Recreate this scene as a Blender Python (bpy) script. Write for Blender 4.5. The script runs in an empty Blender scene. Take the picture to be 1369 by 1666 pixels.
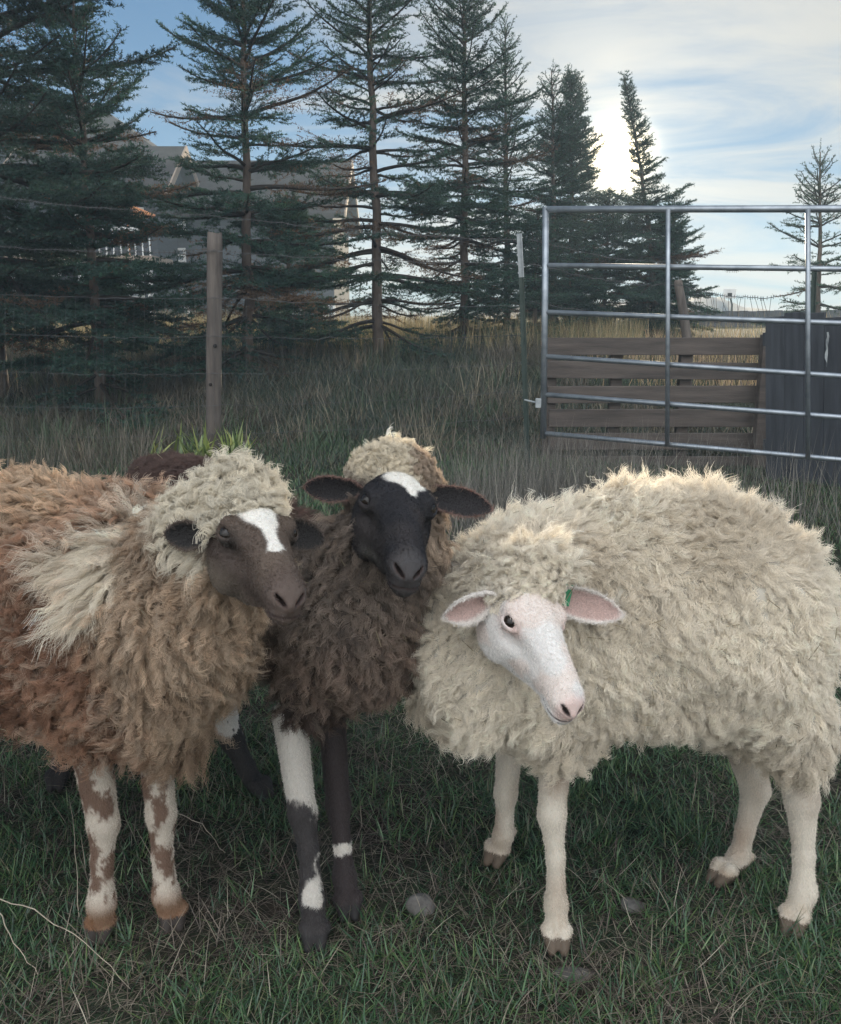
import bpy, math, time
import numpy as np
from mathutils import Vector, Matrix

T0 = time.time()
FUR = 1.0
GRASS = 1.0
TREES = 1.0
HAZE = 0.0034
EXPO = 1.27
scene = bpy.context.scene
R = math.radians

# ------------------------------------------------------------------ camera
CAM_H, PITCH, F = 1.10, R(12.4), 1468.0      # F is the focal length in pixels of the 1369 px wide photograph
cam_d = bpy.data.cameras.new('camera'); cam = bpy.data.objects.new('camera', cam_d)
scene.collection.objects.link(cam)
cam.location = (0, 0, CAM_H); cam.rotation_euler = (R(90) - PITCH, 0, 0)
cam_d.sensor_fit = 'HORIZONTAL'; cam_d.sensor_width = 36
cam_d.lens = 36 * F / 1369.0
cam_d.clip_start = 0.05; cam_d.clip_end = 9000
scene.camera = cam

# ------------------------------------------------------------------ sky, sun, exposure
SUN_EL, SUN_AZ = R(8.9), R(11.65)             # azimuth measured from +Y towards +X
sun_dir = Vector((math.sin(SUN_AZ) * math.cos(SUN_EL), math.cos(SUN_AZ) * math.cos(SUN_EL), math.sin(SUN_EL)))
world = bpy.data.worlds.new('World'); scene.world = world; world.use_nodes = True
wn, wl = world.node_tree.nodes, world.node_tree.links
wn.clear()
def N(nodes, t, **kw):
    n = nodes.new(t)
    for k, v in kw.items():
        if k == 'inp':
            for i, x in v.items(): n.inputs[i].default_value = x
        else: setattr(n, k, v)
    return n
sky = N(wn, 'ShaderNodeTexSky', sky_type='NISHITA', sun_disc=False, sun_elevation=SUN_EL, sun_rotation=SUN_AZ,
        altitude=1200, air_density=1.0, dust_density=0.4, ozone_density=2.0)
tc = N(wn, 'ShaderNodeTexCoord')
sep = N(wn, 'ShaderNodeSeparateXYZ'); wl.new(tc.outputs['Generated'], sep.inputs[0])
zc = N(wn, 'ShaderNodeMath', operation='MAXIMUM', inp={1: 0.0}); wl.new(sep.outputs[2], zc.inputs[0])
zz = N(wn, 'ShaderNodeMath', operation='ADD', inp={1: 0.16}); wl.new(zc.outputs[0], zz.inputs[0])
dv = N(wn, 'ShaderNodeVectorMath', operation='DIVIDE')
cb = N(wn, 'ShaderNodeCombineXYZ'); [wl.new(zz.outputs[0], cb.inputs[i]) for i in range(3)]
wl.new(tc.outputs['Generated'], dv.inputs[0]); wl.new(cb.outputs[0], dv.inputs[1])
mp = N(wn, 'ShaderNodeMapping'); mp.inputs['Rotation'].default_value = (0, 0, R(-22)); mp.inputs['Scale'].default_value = (0.75, 1.5, 1)
mp.inputs['Location'].default_value = (9.4, 2.6, 0)
wl.new(dv.outputs[0], mp.inputs[0])
n1 = N(wn, 'ShaderNodeTexNoise', inp={'Scale': 1.1, 'Detail': 9.0, 'Roughness': 0.60, 'Distortion': 0.9}); wl.new(mp.outputs[0], n1.inputs['Vector'])
# more cloud towards the sun side of the sky
dt = N(wn, 'ShaderNodeVectorMath', operation='DOT_PRODUCT'); wl.new(tc.outputs['Generated'], dt.inputs[0]); dt.inputs[1].default_value = sun_dir
cx = N(wn, 'ShaderNodeVectorMath', operation='DOT_PRODUCT'); wl.new(tc.outputs['Generated'], cx.inputs[0]); cx.inputs[1].default_value = (math.sin(R(20)), math.cos(R(20)), 0.0)
bias = N(wn, 'ShaderNodeMapRange', inp={1: 0.80, 2: 0.955, 3: -0.06, 4: 0.17}); wl.new(cx.outputs['Value'], bias.inputs[0])
bb_ = N(wn, 'ShaderNodeMapRange', inp={1: 0.3, 2: -0.5, 3: 0.0, 4: 0.35}); wl.new(sep.outputs[1], bb_.inputs[0])  # unseen cloud cover added behind the camera as well
sm0 = N(wn, 'ShaderNodeMath', operation='ADD'); wl.new(bb_.outputs[0], sm0.inputs[0]); wl.new(bias.outputs[0], sm0.inputs[1])
sm = N(wn, 'ShaderNodeMath', operation='ADD'); wl.new(n1.outputs['Fac'], sm.inputs[0]); wl.new(sm0.outputs[0], sm.inputs[1])
cov = N(wn, 'ShaderNodeMapRange', inp={1: 0.46, 2: 0.80, 3: 0.0, 4: 0.97}, interpolation_type='SMOOTHSTEP'); wl.new(sm.outputs[0], cov.inputs[0])
# brightness of thin cloud: brighter close to the sun (forward scattering)
dm = N(wn, 'ShaderNodeMath', operation='MAXIMUM', inp={1: 0.0}); wl.new(dt.outputs['Value'], dm.inputs[0])
g1 = N(wn, 'ShaderNodeMath', operation='POWER', inp={1: 60.0}); wl.new(dm.outputs[0], g1.inputs[0])
g2 = N(wn, 'ShaderNodeMath', operation='POWER', inp={1: 3600.0}); wl.new(dm.outputs[0], g2.inputs[0])
ca = N(wn, 'ShaderNodeMath', operation='MULTIPLY_ADD', inp={1: 1.8, 2: 5.3}); wl.new(g1.outputs[0], ca.inputs[0])
bk = N(wn, 'ShaderNodeMapRange', inp={1: 0.30, 2: -0.50, 3: 0.0, 4: 19.0}); wl.new(sep.outputs[1], bk.inputs[0])  # added bright cloud behind the camera, out of view, as fill on the sheep
up_ = N(wn, 'ShaderNodeMapRange', inp={1: 0.0, 2: 0.75, 3: 0.30, 4: 1.35}); wl.new(sep.outputs[2], up_.inputs[0])
bk2 = N(wn, 'ShaderNodeMath', operation='MULTIPLY'); wl.new(bk.outputs[0], bk2.inputs[0]); wl.new(up_.outputs[0], bk2.inputs[1])
bc = N(wn, 'ShaderNodeVectorMath', operation='SCALE'); bc.inputs[0].default_value = (0.93, 0.985, 1.05); wl.new(bk2.outputs[0], bc.inputs['Scale'])
cc = N(wn, 'ShaderNodeVectorMath', operation='SCALE'); cc.inputs[0].default_value = (1.0, 0.975, 0.915); wl.new(ca.outputs[0], cc.inputs['Scale'])
blue = N(wn, 'ShaderNodeVectorMath', operation='MULTIPLY'); blue.inputs[1].default_value = (0.56, 0.98, 1.32); wl.new(sky.outputs[0], blue.inputs[0])
# thin high haze evens out the glare round the sun: L / (1 + L / cap)
q1 = N(wn, 'ShaderNodeVectorMath', operation='MULTIPLY_ADD'); wl.new(blue.outputs[0], q1.inputs[0]); q1.inputs[1].default_value = (1 / 4.2, 1 / 6.4, 1 / 10.0); q1.inputs[2].default_value = (1, 1, 1)
q2 = N(wn, 'ShaderNodeVectorMath', operation='DIVIDE'); wl.new(blue.outputs[0], q2.inputs[0]); wl.new(q1.outputs[0], q2.inputs[1]); blue = q2
mx = N(wn, 'ShaderNodeMix', data_type='RGBA'); wl.new(cov.outputs[0], mx.inputs[0]); wl.new(blue.outputs[0], mx.inputs[6]); cd_ = N(wn, 'ShaderNodeVectorMath', operation='ADD'); wl.new(cc.outputs[0], cd_.inputs[0]); wl.new(bc.outputs[0], cd_.inputs[1]); wl.new(cd_.outputs[0], mx.inputs[7])
gl = N(wn, 'ShaderNodeVectorMath', operation='SCALE'); gl.inputs[0].default_value = (70.0, 56.0, 32.0); wl.new(g2.outputs[0], gl.inputs['Scale'])
g3 = N(wn, 'ShaderNodeMath', operation='POWER', inp={1: 300.0}); wl.new(dm.outputs[0], g3.inputs[0])
gs = N(wn, 'ShaderNodeVectorMath', operation='SCALE'); gs.inputs[0].default_value = (2.2, 1.9, 1.3); wl.new(g3.outputs[0], gs.inputs['Scale'])
ga = N(wn, 'ShaderNodeVectorMath', operation='ADD'); wl.new(mx.outputs[2], ga.inputs[0]); wl.new(gs.outputs[0], ga.inputs[1])
ad = N(wn, 'ShaderNodeVectorMath', operation='ADD'); wl.new(ga.outputs[0], ad.inputs[0]); wl.new(gl.outputs[0], ad.inputs[1])
bg = N(wn, 'ShaderNodeBackground', inp={1: 0.051}); wl.new(ad.outputs[0], bg.inputs[0])
wo = N(wn, 'ShaderNodeOutputWorld'); wl.new(bg.outputs[0], wo.inputs[0])

sun_l = bpy.data.lights.new('sun', 'SUN'); sun_l.energy = 5.0; sun_l.angle = R(0.6); sun_l.color = (1.0, 0.83, 0.60)
sun = bpy.data.objects.new('sun', sun_l); scene.collection.objects.link(sun)
sun.rotation_euler = sun_dir.to_track_quat('Z', 'Y').to_euler(); sun.location = (4, 18, 8)
vs = scene.view_settings
scene.display_settings.display_device = 'sRGB'
vs.view_transform = 'Standard'; vs.look = 'None'; vs.gamma = 1.0; vs.exposure = EXPO; vs.use_curve_mapping = False
scene.cycles.use_denoising = True
scene.cycles.max_bounces = 8; scene.cycles.diffuse_bounces = 3; scene.cycles.transmission_bounces = 4
scene.cycles.glossy_bounces = 2; scene.cycles.transparent_max_bounces = 8; scene.cycles.volume_bounces = 0
scene.cycles.caustics_reflective = False; scene.cycles.caustics_refractive = False
scene.cycles_curves.shape = 'RIBBONS'; scene.cycles_curves.subdivisions = 2

# ------------------------------------------------------------------ helpers
CP, SP = math.cos(PITCH), math.sin(PITCH)
def U(x, y, d):
    """point seen at photo pixel (x, y) at ground distance d"""
    r, dn = (x - 684.5) / F, (y - 833.0) / F
    v = Vector((r, CP - dn * SP, -SP - dn * CP))
    return Vector((0, 0, CAM_H)) + v * (d / v.y)
def PX(p):
    v = Vector(p) - Vector((0, 0, CAM_H)); z = v.y * CP - v.z * SP; u = v.y * SP + v.z * CP
    return (684.5 + F * v.x / z, 833 - F * u / z)
col = scene.collection
def tag(o, label=None, cat=None, group=None, kind=None):
    if label: o['label'] = label
    if cat: o['category'] = cat
    if group: o['group'] = group
    if kind: o['kind'] = kind
    return o
def link(name, data, parent=None, mats=()):
    o = bpy.data.objects.new(name, data); col.objects.link(o)
    if parent is not None: o.parent = parent
    for m in mats: data.materials.append(m)
    return o
def empty(name, loc=(0, 0, 0), rz=0.0):
    o = bpy.data.objects.new(name, None); col.objects.link(o); o.location = loc; o.rotation_euler = (0, 0, rz)
    o.empty_display_size = 0.1
    return o
def localize(root, children):
    """children were built in world coordinates: move their origin to the root"""
    bpy.context.view_layer.update()
    inv = root.matrix_world.inverted()
    for c in children:
        if c.parent == root: c.matrix_parent_inverse = inv
def np_mesh(name, V, Fc, cols=None, smooth=True, mat_idx=None):
    """V (n,3), Fc (m,k) with constant k"""
    me = bpy.data.meshes.new(name)
    V = np.asarray(V, np.float32); Fc = np.asarray(Fc, np.int32); k = Fc.shape[1]
    me.vertices.add(len(V)); me.vertices.foreach_set('co', V.ravel())
    me.loops.add(Fc.size); me.loops.foreach_set('vertex_index', Fc.ravel())
    me.polygons.add(len(Fc)); me.polygons.foreach_set('loop_start', np.arange(0, Fc.size, k, dtype=np.int32))
    me.polygons.foreach_set('loop_total', np.full(len(Fc), k, np.int32))
    if smooth: me.polygons.foreach_set('use_smooth', np.ones(len(Fc), bool))
    if mat_idx is not None: me.polygons.foreach_set('material_index', np.asarray(mat_idx, np.int32))
    me.update(calc_edges=True)
    if cols is not None:
        a = me.color_attributes.new('col', 'FLOAT_COLOR', 'POINT')
        c = np.ones((len(V), 4), np.float32); c[:, :3] = cols; a.data.foreach_set('color', c.ravel())
    me.validate()
    return me
class MB:
    """collects boxes, tubes and free polygons into one mesh"""
    def __init__(s): s.v = []; s.f = []
    def add(s, vs, fs):
        o = len(s.v); s.v += [tuple(v) for v in vs]; s.f += [tuple(i + o for i in f) for f in fs]; return s
    def box(s, c, size, M=None, jit=0.0, rng=None):
        c = Vector(c); hx, hy, hz = [q / 2 for q in size]; vs = []
        for x in (-hx, hx):
            for y in (-hy, hy):
                for z in (-hz, hz):
                    p = Vector((x, y, z))
                    if jit: p += Vector(rng.uniform(-jit, jit, 3))
                    if M is not None: p = M @ p
                    vs.append(c + p)
        return s.add(vs, [(0, 1, 3, 2), (4, 6, 7, 5), (0, 4, 5, 1), (2, 3, 7, 6), (0, 2, 6, 4), (1, 5, 7, 3)])
    def tube(s, pts, rad, n=8, cap=True):
        pts = [Vector(p) for p in pts]; rad = rad if hasattr(rad, '__len__') else [rad] * len(pts)
        vs = []; ref = None
        for i, p in enumerate(pts):
            t = (pts[min(i + 1, len(pts) - 1)] - pts[max(i - 1, 0)]).normalized()
            if ref is None: ref = Vector((0, 0, 1)) if abs(t.z) < 0.9 else Vector((1, 0, 0))
            a = (ref - t * ref.dot(t)).normalized(); b = t.cross(a); ref = a
            for k in range(n):
                w = 2 * math.pi * k / n; vs.append(p + (a * math.cos(w) + b * math.sin(w)) * rad[i])
        fs = [(i * n + k, i * n + (k + 1) % n, (i + 1) * n + (k + 1) % n, (i + 1) * n + k) for i in range(len(pts) - 1) for k in range(n)]
        if cap: fs += [tuple(range(n))[::-1], tuple((len(pts) - 1) * n + k for k in range(n))]
        return s.add(vs, fs)
    def build(s, name, mat, parent=None, smooth=False, bevel=0.0):
        me = bpy.data.meshes.new(name); me.from_pydata(s.v, [], s.f); me.update()
        if smooth: me.polygons.foreach_set('use_smooth', [True] * len(me.polygons))
        o = link(name, me, parent, [mat])
        if bevel:
            m = o.modifiers.new('bevel', 'BEVEL'); m.width = bevel; m.segments = 2; m.limit_method = 'ANGLE'
        return o

# ------------------------------------------------------------------ materials
def mat_new(name):
    m = bpy.data.materials.new(name); m.use_nodes = True; m.node_tree.nodes.clear(); return m, m.node_tree.nodes, m.node_tree.links
def noise_mat(name, c1, c2, scale=8, rough=0.8, bump=0.3, detail=6, stretch=(1, 1, 1), c3=None, metallic=0.0, bscale=None, bdist=0.01, coords='Object', spec=0.3):
    m, n, l = mat_new(name)
    t = N(n, 'ShaderNodeTexCoord'); mp = N(n, 'ShaderNodeMapping'); mp.inputs['Scale'].default_value = stretch
    l.new(t.outputs[coords], mp.inputs[0])
    a = N(n, 'ShaderNodeTexNoise', inp={'Scale': scale, 'Detail': detail, 'Roughness': 0.6}); l.new(mp.outputs[0], a.inputs['Vector'])
    r = N(n, 'ShaderNodeValToRGB'); l.new(a.outputs['Fac'], r.inputs[0])
    e = r.color_ramp.elements; e[0].position = 0.32; e[1].position = 0.68; e[0].color = (*c1, 1); e[1].color = (*c2, 1)
    if c3: q = e.new(0.5); q.color = (*c3, 1)
    b = N(n, 'ShaderNodeTexNoise', inp={'Scale': bscale or scale * 4, 'Detail': 8.0, 'Roughness': 0.65}); l.new(mp.outputs[0], b.inputs['Vector'])
    bm = N(n, 'ShaderNodeBump', inp={'Strength': bump, 'Distance': bdist}); l.new(b.outputs['Fac'], bm.inputs['Height'])
    p = N(n, 'ShaderNodeBsdfPrincipled', inp={'Roughness': rough, 'Metallic': metallic, 'Specular IOR Level': spec})
    l.new(r.outputs[0], p.inputs['Base Color']); l.new(bm.outputs[0], p.inputs['Normal'])
    o = N(n, 'ShaderNodeOutputMaterial'); l.new(p.outputs[0], o.inputs[0])
    return m
def attr_fibre(name, trans=0.4, rough=0.55, spec=0.03, mult=1.0):
    """thin fibres or leaves coloured by their own 'col' attribute: diffuse + translucent + a little gloss"""
    m, n, l = mat_new(name)
    a = N(n, 'ShaderNodeAttribute', attribute_name='col')
    d = N(n, 'ShaderNodeBsdfDiffuse'); t = N(n, 'ShaderNodeBsdfTranslucent'); g = N(n, 'ShaderNodeBsdfGlossy', inp={'Roughness': rough, 'Color': (0.9, 0.9, 0.9, 1)})
    c = a.outputs['Color']
    for s in (d, t): l.new(c, s.inputs['Color'])
    mx = N(n, 'ShaderNodeMixShader', inp={0: trans}); l.new(d.outputs[0], mx.inputs[1]); l.new(t.outputs[0], mx.inputs[2])
    m2 = N(n, 'ShaderNodeMixShader', inp={0: spec}); l.new(mx.outputs[0], m2.inputs[1]); l.new(g.outputs[0], m2.inputs[2])
    o = N(n, 'ShaderNodeOutputMaterial'); l.new(m2.outputs[0], o.inputs[0])
    return m
def attr_skin(name):
    m, n, l = mat_new(name)
    a = N(n, 'ShaderNodeAttribute', attribute_name='col')
    t = N(n, 'ShaderNodeTexCoord')
    b = N(n, 'ShaderNodeTexNoise', inp={'Scale': 260.0, 'Detail': 3.0}); l.new(t.outputs['Object'], b.inputs['Vector'])
    bm = N(n, 'ShaderNodeBump', inp={'Strength': 0.25, 'Distance': 0.002}); l.new(b.outputs['Fac'], bm.inputs['Height'])
    p = N(n, 'ShaderNodeBsdfPrincipled', inp={'Roughness': 0.72, 'Specular IOR Level': 0.25, 'Subsurface Weight': 0.15, 'Subsurface Scale': 0.01})
    p.inputs['Subsurface Radius'].default_value = (1.0, 0.45, 0.3)
    l.new(a.outputs['Color'], p.inputs['Base Color']); l.new(bm.outputs[0], p.inputs['Normal'])
    o = N(n, 'ShaderNodeOutputMaterial'); l.new(p.outputs[0], o.inputs[0])
    return m
M_SKIN = attr_skin('animal_skin')
M_WOOL = attr_fibre('wool_fibre', 0.40)
M_COAT = attr_fibre('short_hair', 0.15, .4, .04)
M_EYE = noise_mat('eye_wet', (0.006, 0.005, 0.005), (0.02, 0.013, 0.008), 30, 0.18, 0.0, spec=0.35)

# ------------------------------------------------------------------ implicit surfaces for the animals
def nrm(v): return v / np.maximum(np.linalg.norm(v, axis=-1, keepdims=True), 1e-9)
def smin(a, b, k):
    h = np.clip(0.5 + 0.5 * (b - a) / k, 0, 1); return b + (a - b) * h - k * h * (1 - h)
def rcone(P, a, b, ra, rb):
    a = np.asarray(a, np.float32); b = np.asarray(b, np.float32); ba = b - a
    t = np.clip(((P - a) @ ba) / max(float(ba @ ba), 1e-12), 0, 1)
    return np.linalg.norm(P - a - t[..., None] * ba, axis=-1) - (ra + (rb - ra) * t)
def ellip(P, c, r, A=None):
    Q = P - np.asarray(c, np.float32)
    if A is not None: Q = Q @ A.T            # rows of A are the axes
    r = np.asarray(r, np.float32)
    k0 = np.linalg.norm(Q / r, axis=-1); k1 = np.linalg.norm(Q / (r * r), axis=-1)
    return k0 * (k0 - 1) / np.maximum(k1, 1e-6)
def surface_nets(fn, lo, hi, h):
    lo = np.asarray(lo, np.float32); hi = np.asarray(hi, np.float32)
    n = np.ceil((hi - lo) / h).astype(int) + 1
    ax = [lo[i] + h * np.arange(n[i], dtype=np.float32) for i in range(3)]
    P = np.stack(np.meshgrid(*ax, indexing='ij'), -1)
    D = np.concatenate([fn(P[i:i + 24]) for i in range(0, n[0], 24)], 0).astype(np.float32)
    S = D < 0
    nc = n - 1
    corner = [(i, j, k) for i in (0, 1) for j in (0, 1) for k in (0, 1)]
    cs = sum(S[i:nc[0] + i, j:nc[1] + j, k:nc[2] + k].astype(np.int8) for i, j, k in corner)
    act = (cs > 0) & (cs < 8)
    idx = -np.ones(act.shape, np.int32); cells = np.argwhere(act); idx[act] = np.arange(len(cells))
    acc = np.zeros((len(cells), 3), np.float32); cnt = np.zeros(len(cells), np.float32)
    for a in corner:
        for d in range(3):
            if a[d]: continue
            b = list(a); b[d] = 1
            ia = cells + np.array(a); ib = cells + np.array(b)
            da = D[ia[:, 0], ia[:, 1], ia[:, 2]]; db = D[ib[:, 0], ib[:, 1], ib[:, 2]]
            m = (da < 0) != (db < 0); t = np.where(m, da / np.where(m, da - db, 1), 0)
            p = np.tile(np.array(a, np.float32), (len(cells), 1)); p[:, d] += t
            acc[m] += p[m]; cnt += m
    V = lo + h * (cells + acc / cnt[:, None])
    F = []
    for d in range(3):
        e1, e2 = [(1, 2), (2, 0), (0, 1)][d]
        sl0 = [slice(1, nc[i]) for i in range(3)]; sl0[d] = slice(0, nc[d]); sl1 = list(sl0); sl1[d] = slice(1, nc[d] + 1)
        s0 = S[tuple(sl0)]; s1 = S[tuple(sl1)]
        for flip in (False, True):
            q = np.argwhere((s0 & ~s1) if not flip else (~s0 & s1))
            off = np.array([1, 1, 1]); off[d] = 0; q = q + off
            def cell(o1, o2):
                c = q.copy(); c[:, e1] -= o1; c[:, e2] -= o2; return idx[c[:, 0], c[:, 1], c[:, 2]]
            quad = np.stack([cell(1, 1), cell(0, 1), cell(0, 0), cell(1, 0)], 1)
            F.append(quad if not flip else quad[:, ::-1])
    F = np.concatenate(F, 0)
    return V, F
def vnormals(V, F):
    n = np.cross(V[F[:, 2]] - V[F[:, 0]], V[F[:, 3]] - V[F[:, 1]]); N_ = np.zeros_like(V)
    for k in range(4): np.add.at(N_, F[:, k], n)
    return nrm(N_)
def lump(P, s, seed=0):
    """cheap smooth 3-D noise in about -1..1"""
    r = np.random.default_rng(seed); o = np.zeros(P.shape[:-1], np.float32)
    for i in range(7):
        k = r.normal(size=3); k = k / np.linalg.norm(k) * s * r.uniform(0.6, 1.7); o += np.sin(P @ k.astype(np.float32) + r.uniform(0, 6.28)) * 0.4
    return o
def sstep(x, a, b):
    t = np.clip((x - a) / (b - a), 0, 1); return t * t * (3 - 2 * t)
def camdir(r, u, t):
    """direction from components along the picture's right, up and towards the viewer"""
    v = np.array([r, u * SP - t * CP, u * CP + t * SP], np.float64); return v / np.linalg.norm(v)
def arr(v): return np.array(v[:], np.float64)
def ground(x, y):
    """point of the flat near ground seen at (x, y)"""
    r, dn = (x - 684.5) / F, (y - 833.0) / F
    v = np.array([r, CP - dn * SP, -SP - dn * CP]); return np.array([0, 0, CAM_H]) + v * (CAM_H / -v[2])

HX = np.array([-.02, .0, .03, .06, .09, .12, .15, .18, .21, .235, .252, .262])
HW = np.array([.030, .048, .060, .061, .055, .045, .0375, .0325, .0300, .0290, .0225, .007])
HT = np.array([.010, .030, .047, .052, .048, .040, .032, .026, .019, .009, -.006, -.022])
HB = np.array([-.055, -.076, -.098, -.108, -.102, -.090, -.077, -.067, -.060, -.056, -.050, -.038])
def slot(Q, s, kind, grow):
    if kind == 0: c, a, e, r_ = (.253, s * .0130, -.0215), (-.38, s * .66, .66), (.92, s * .30, .10), (.0128, .0160, .0026)
    else: c, a, e, r_ = (.226, s * .0215, -.0475), (.90, -s * .42, .02), (.42, s * .90, .0), (.042, .0150, .0017)
    a = nrm(np.array(a)); e = np.array(e); e = nrm(e - a * (e @ a)); return ellip(Q, c, np.array(r_) + grow, np.stack([a, e, np.cross(a, e)]))
def head_field(sc=1.0, roman=0.0):
    def fn(Q):
        Q = Q / sc; x, y, z = Q[..., 0], Q[..., 1], Q[..., 2]
        w = np.interp(x, HX, HW) * .97; t = np.interp(x, HX, HT) + roman * np.exp(-((x - .12) / .05) ** 2); b = np.interp(x, HX, HB)
        c = (t + b) / 2; h = (t - b) / 2; zz = (z - c) / h
        ww = w * (1 - 0.42 * sstep(-zz, -0.15, 1.0)) * (1 - 0.10 * sstep(zz, .2, 1.0))
        rr = (np.abs(y / ww) ** 2.25 + np.abs(zz) ** 2.25) ** (1 / 2.25)
        d = (rr - 1) * np.minimum(ww, h)
        d = np.maximum(d, np.maximum(-.02 - x, x - .264))
        for s in (-1, 1):
            d = smin(d, ellip(Q, (.050, s * .037, -.050), (.052, .023, .044)), .02)       # cheek
            d = smin(d, ellip(Q, (.078, s * .044, .026), (.024, .013, .011)), .014)        # brow
            d = smin(d, ellip(Q, (.232, s * .014, -.020), (.020, .012, .013)), .012)       # nostril wing
            d = smin(d, ellip(Q, (.232, s * .011, -.046), (.022, .013, .010)), .012)       # upper lip
            d = -smin(-d, ellip(Q, (.135, s * .046, -.012), (.050, .012, .014)), .018)     # hollow below the eye
            # eye: lid ball with an almond opening
            e = np.array([.086, s * .0475, .013]); ax = nrm(np.array([.36, s * .74, .56]))
            u = nrm(np.array([.80, -s * .40, -.30])); u = nrm(u - ax * (u @ ax)); w3 = np.cross(ax, u); A = np.stack([u, w3, ax])
            d = smin(d, ellip(Q, e, (.0200, .0165, .0150), A), .007)
            d = -smin(-d, ellip(Q, e + ax * .014, (.0165, .0074, .0125), A), .0025)
            d = -smin(-d, rcone(Q, (.104, s * .0475, .001), (.116, s * .044, -.008), .0028, .0018), .004)   # tear groove
            # nostril slit, mouth line
            d = -smin(-d, slot(Q, s, 0, 0.0), .003)
            d = -smin(-d, slot(Q, s, 1, 0.0), .003)
        d = -smin(-d, rcone(Q, (.263, 0, -.034), (.262, 0, -.048), .0018, .0016), .002)
        d = smin(d, rcone(Q, (.205, 0, -.052), (.240, 0, -.054), .014, .012), .010)         # chin
        return d * sc
    return fn
def ear_mesh(base, d, open_, L, W, cup=0.55, droop=0.0, n=26, m=12, curl=0.0):
    """a solid leaf-shaped ear. returns V, F, inner flag, rim distance"""
    d = nrm(d); open_ = nrm(open_ - d * (open_ @ d)); side = np.cross(open_, d)
    us = np.linspace(0, 1, n); vs_ = np.linspace(-1, 1, m)
    out = []; inn = []; rim = []
    for lay in (1, 0):
        for u in us:
            wdt = W * (0.30 + 0.70 * math.sin(math.pi * min(1, .06 + u * .80)) ** 1.1) * (1 - max(0, (u - .45) / .55) ** 2.8) ** 0.52
            wdt = max(wdt, .0012)
            cp_ = cup * (1 - .55 * u) + (0.9 if u < .12 else 0) * (1 - u / .12)
            th = .0022 * (1 - .35 * u)
            c = base + d * L * u + np.array([0, 0, -1]) * droop * L * u * u - open_ * curl * L * u * u
            for v in vs_:
                p = c + side * wdt * math.sin(v * 1.35) / math.sin(1.35) * (1 - .25 * cp_) + open_ * (cp_ * wdt * v * v)
                k = th if abs(v) < .98 and 0 < u < 1 else 0
                p = p + open_ * (k if lay else -k)
                out.append(p); inn.append(lay); rim.append(1 - abs(v) if u < .85 else min(1 - abs(v), (1 - u) / .15))
    V = np.array(out); F = []
    for lay in range(2):
        o = lay * n * m
        for i in range(n - 1):
            for j in range(m - 1):
                q = (o + i * m + j, o + i * m + j + 1, o + (i + 1) * m + j + 1, o + (i + 1) * m + j)
                F.append(q if lay == 0 else q[::-1])
    return V, np.array(F), np.array(inn), np.array(rim)

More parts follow.
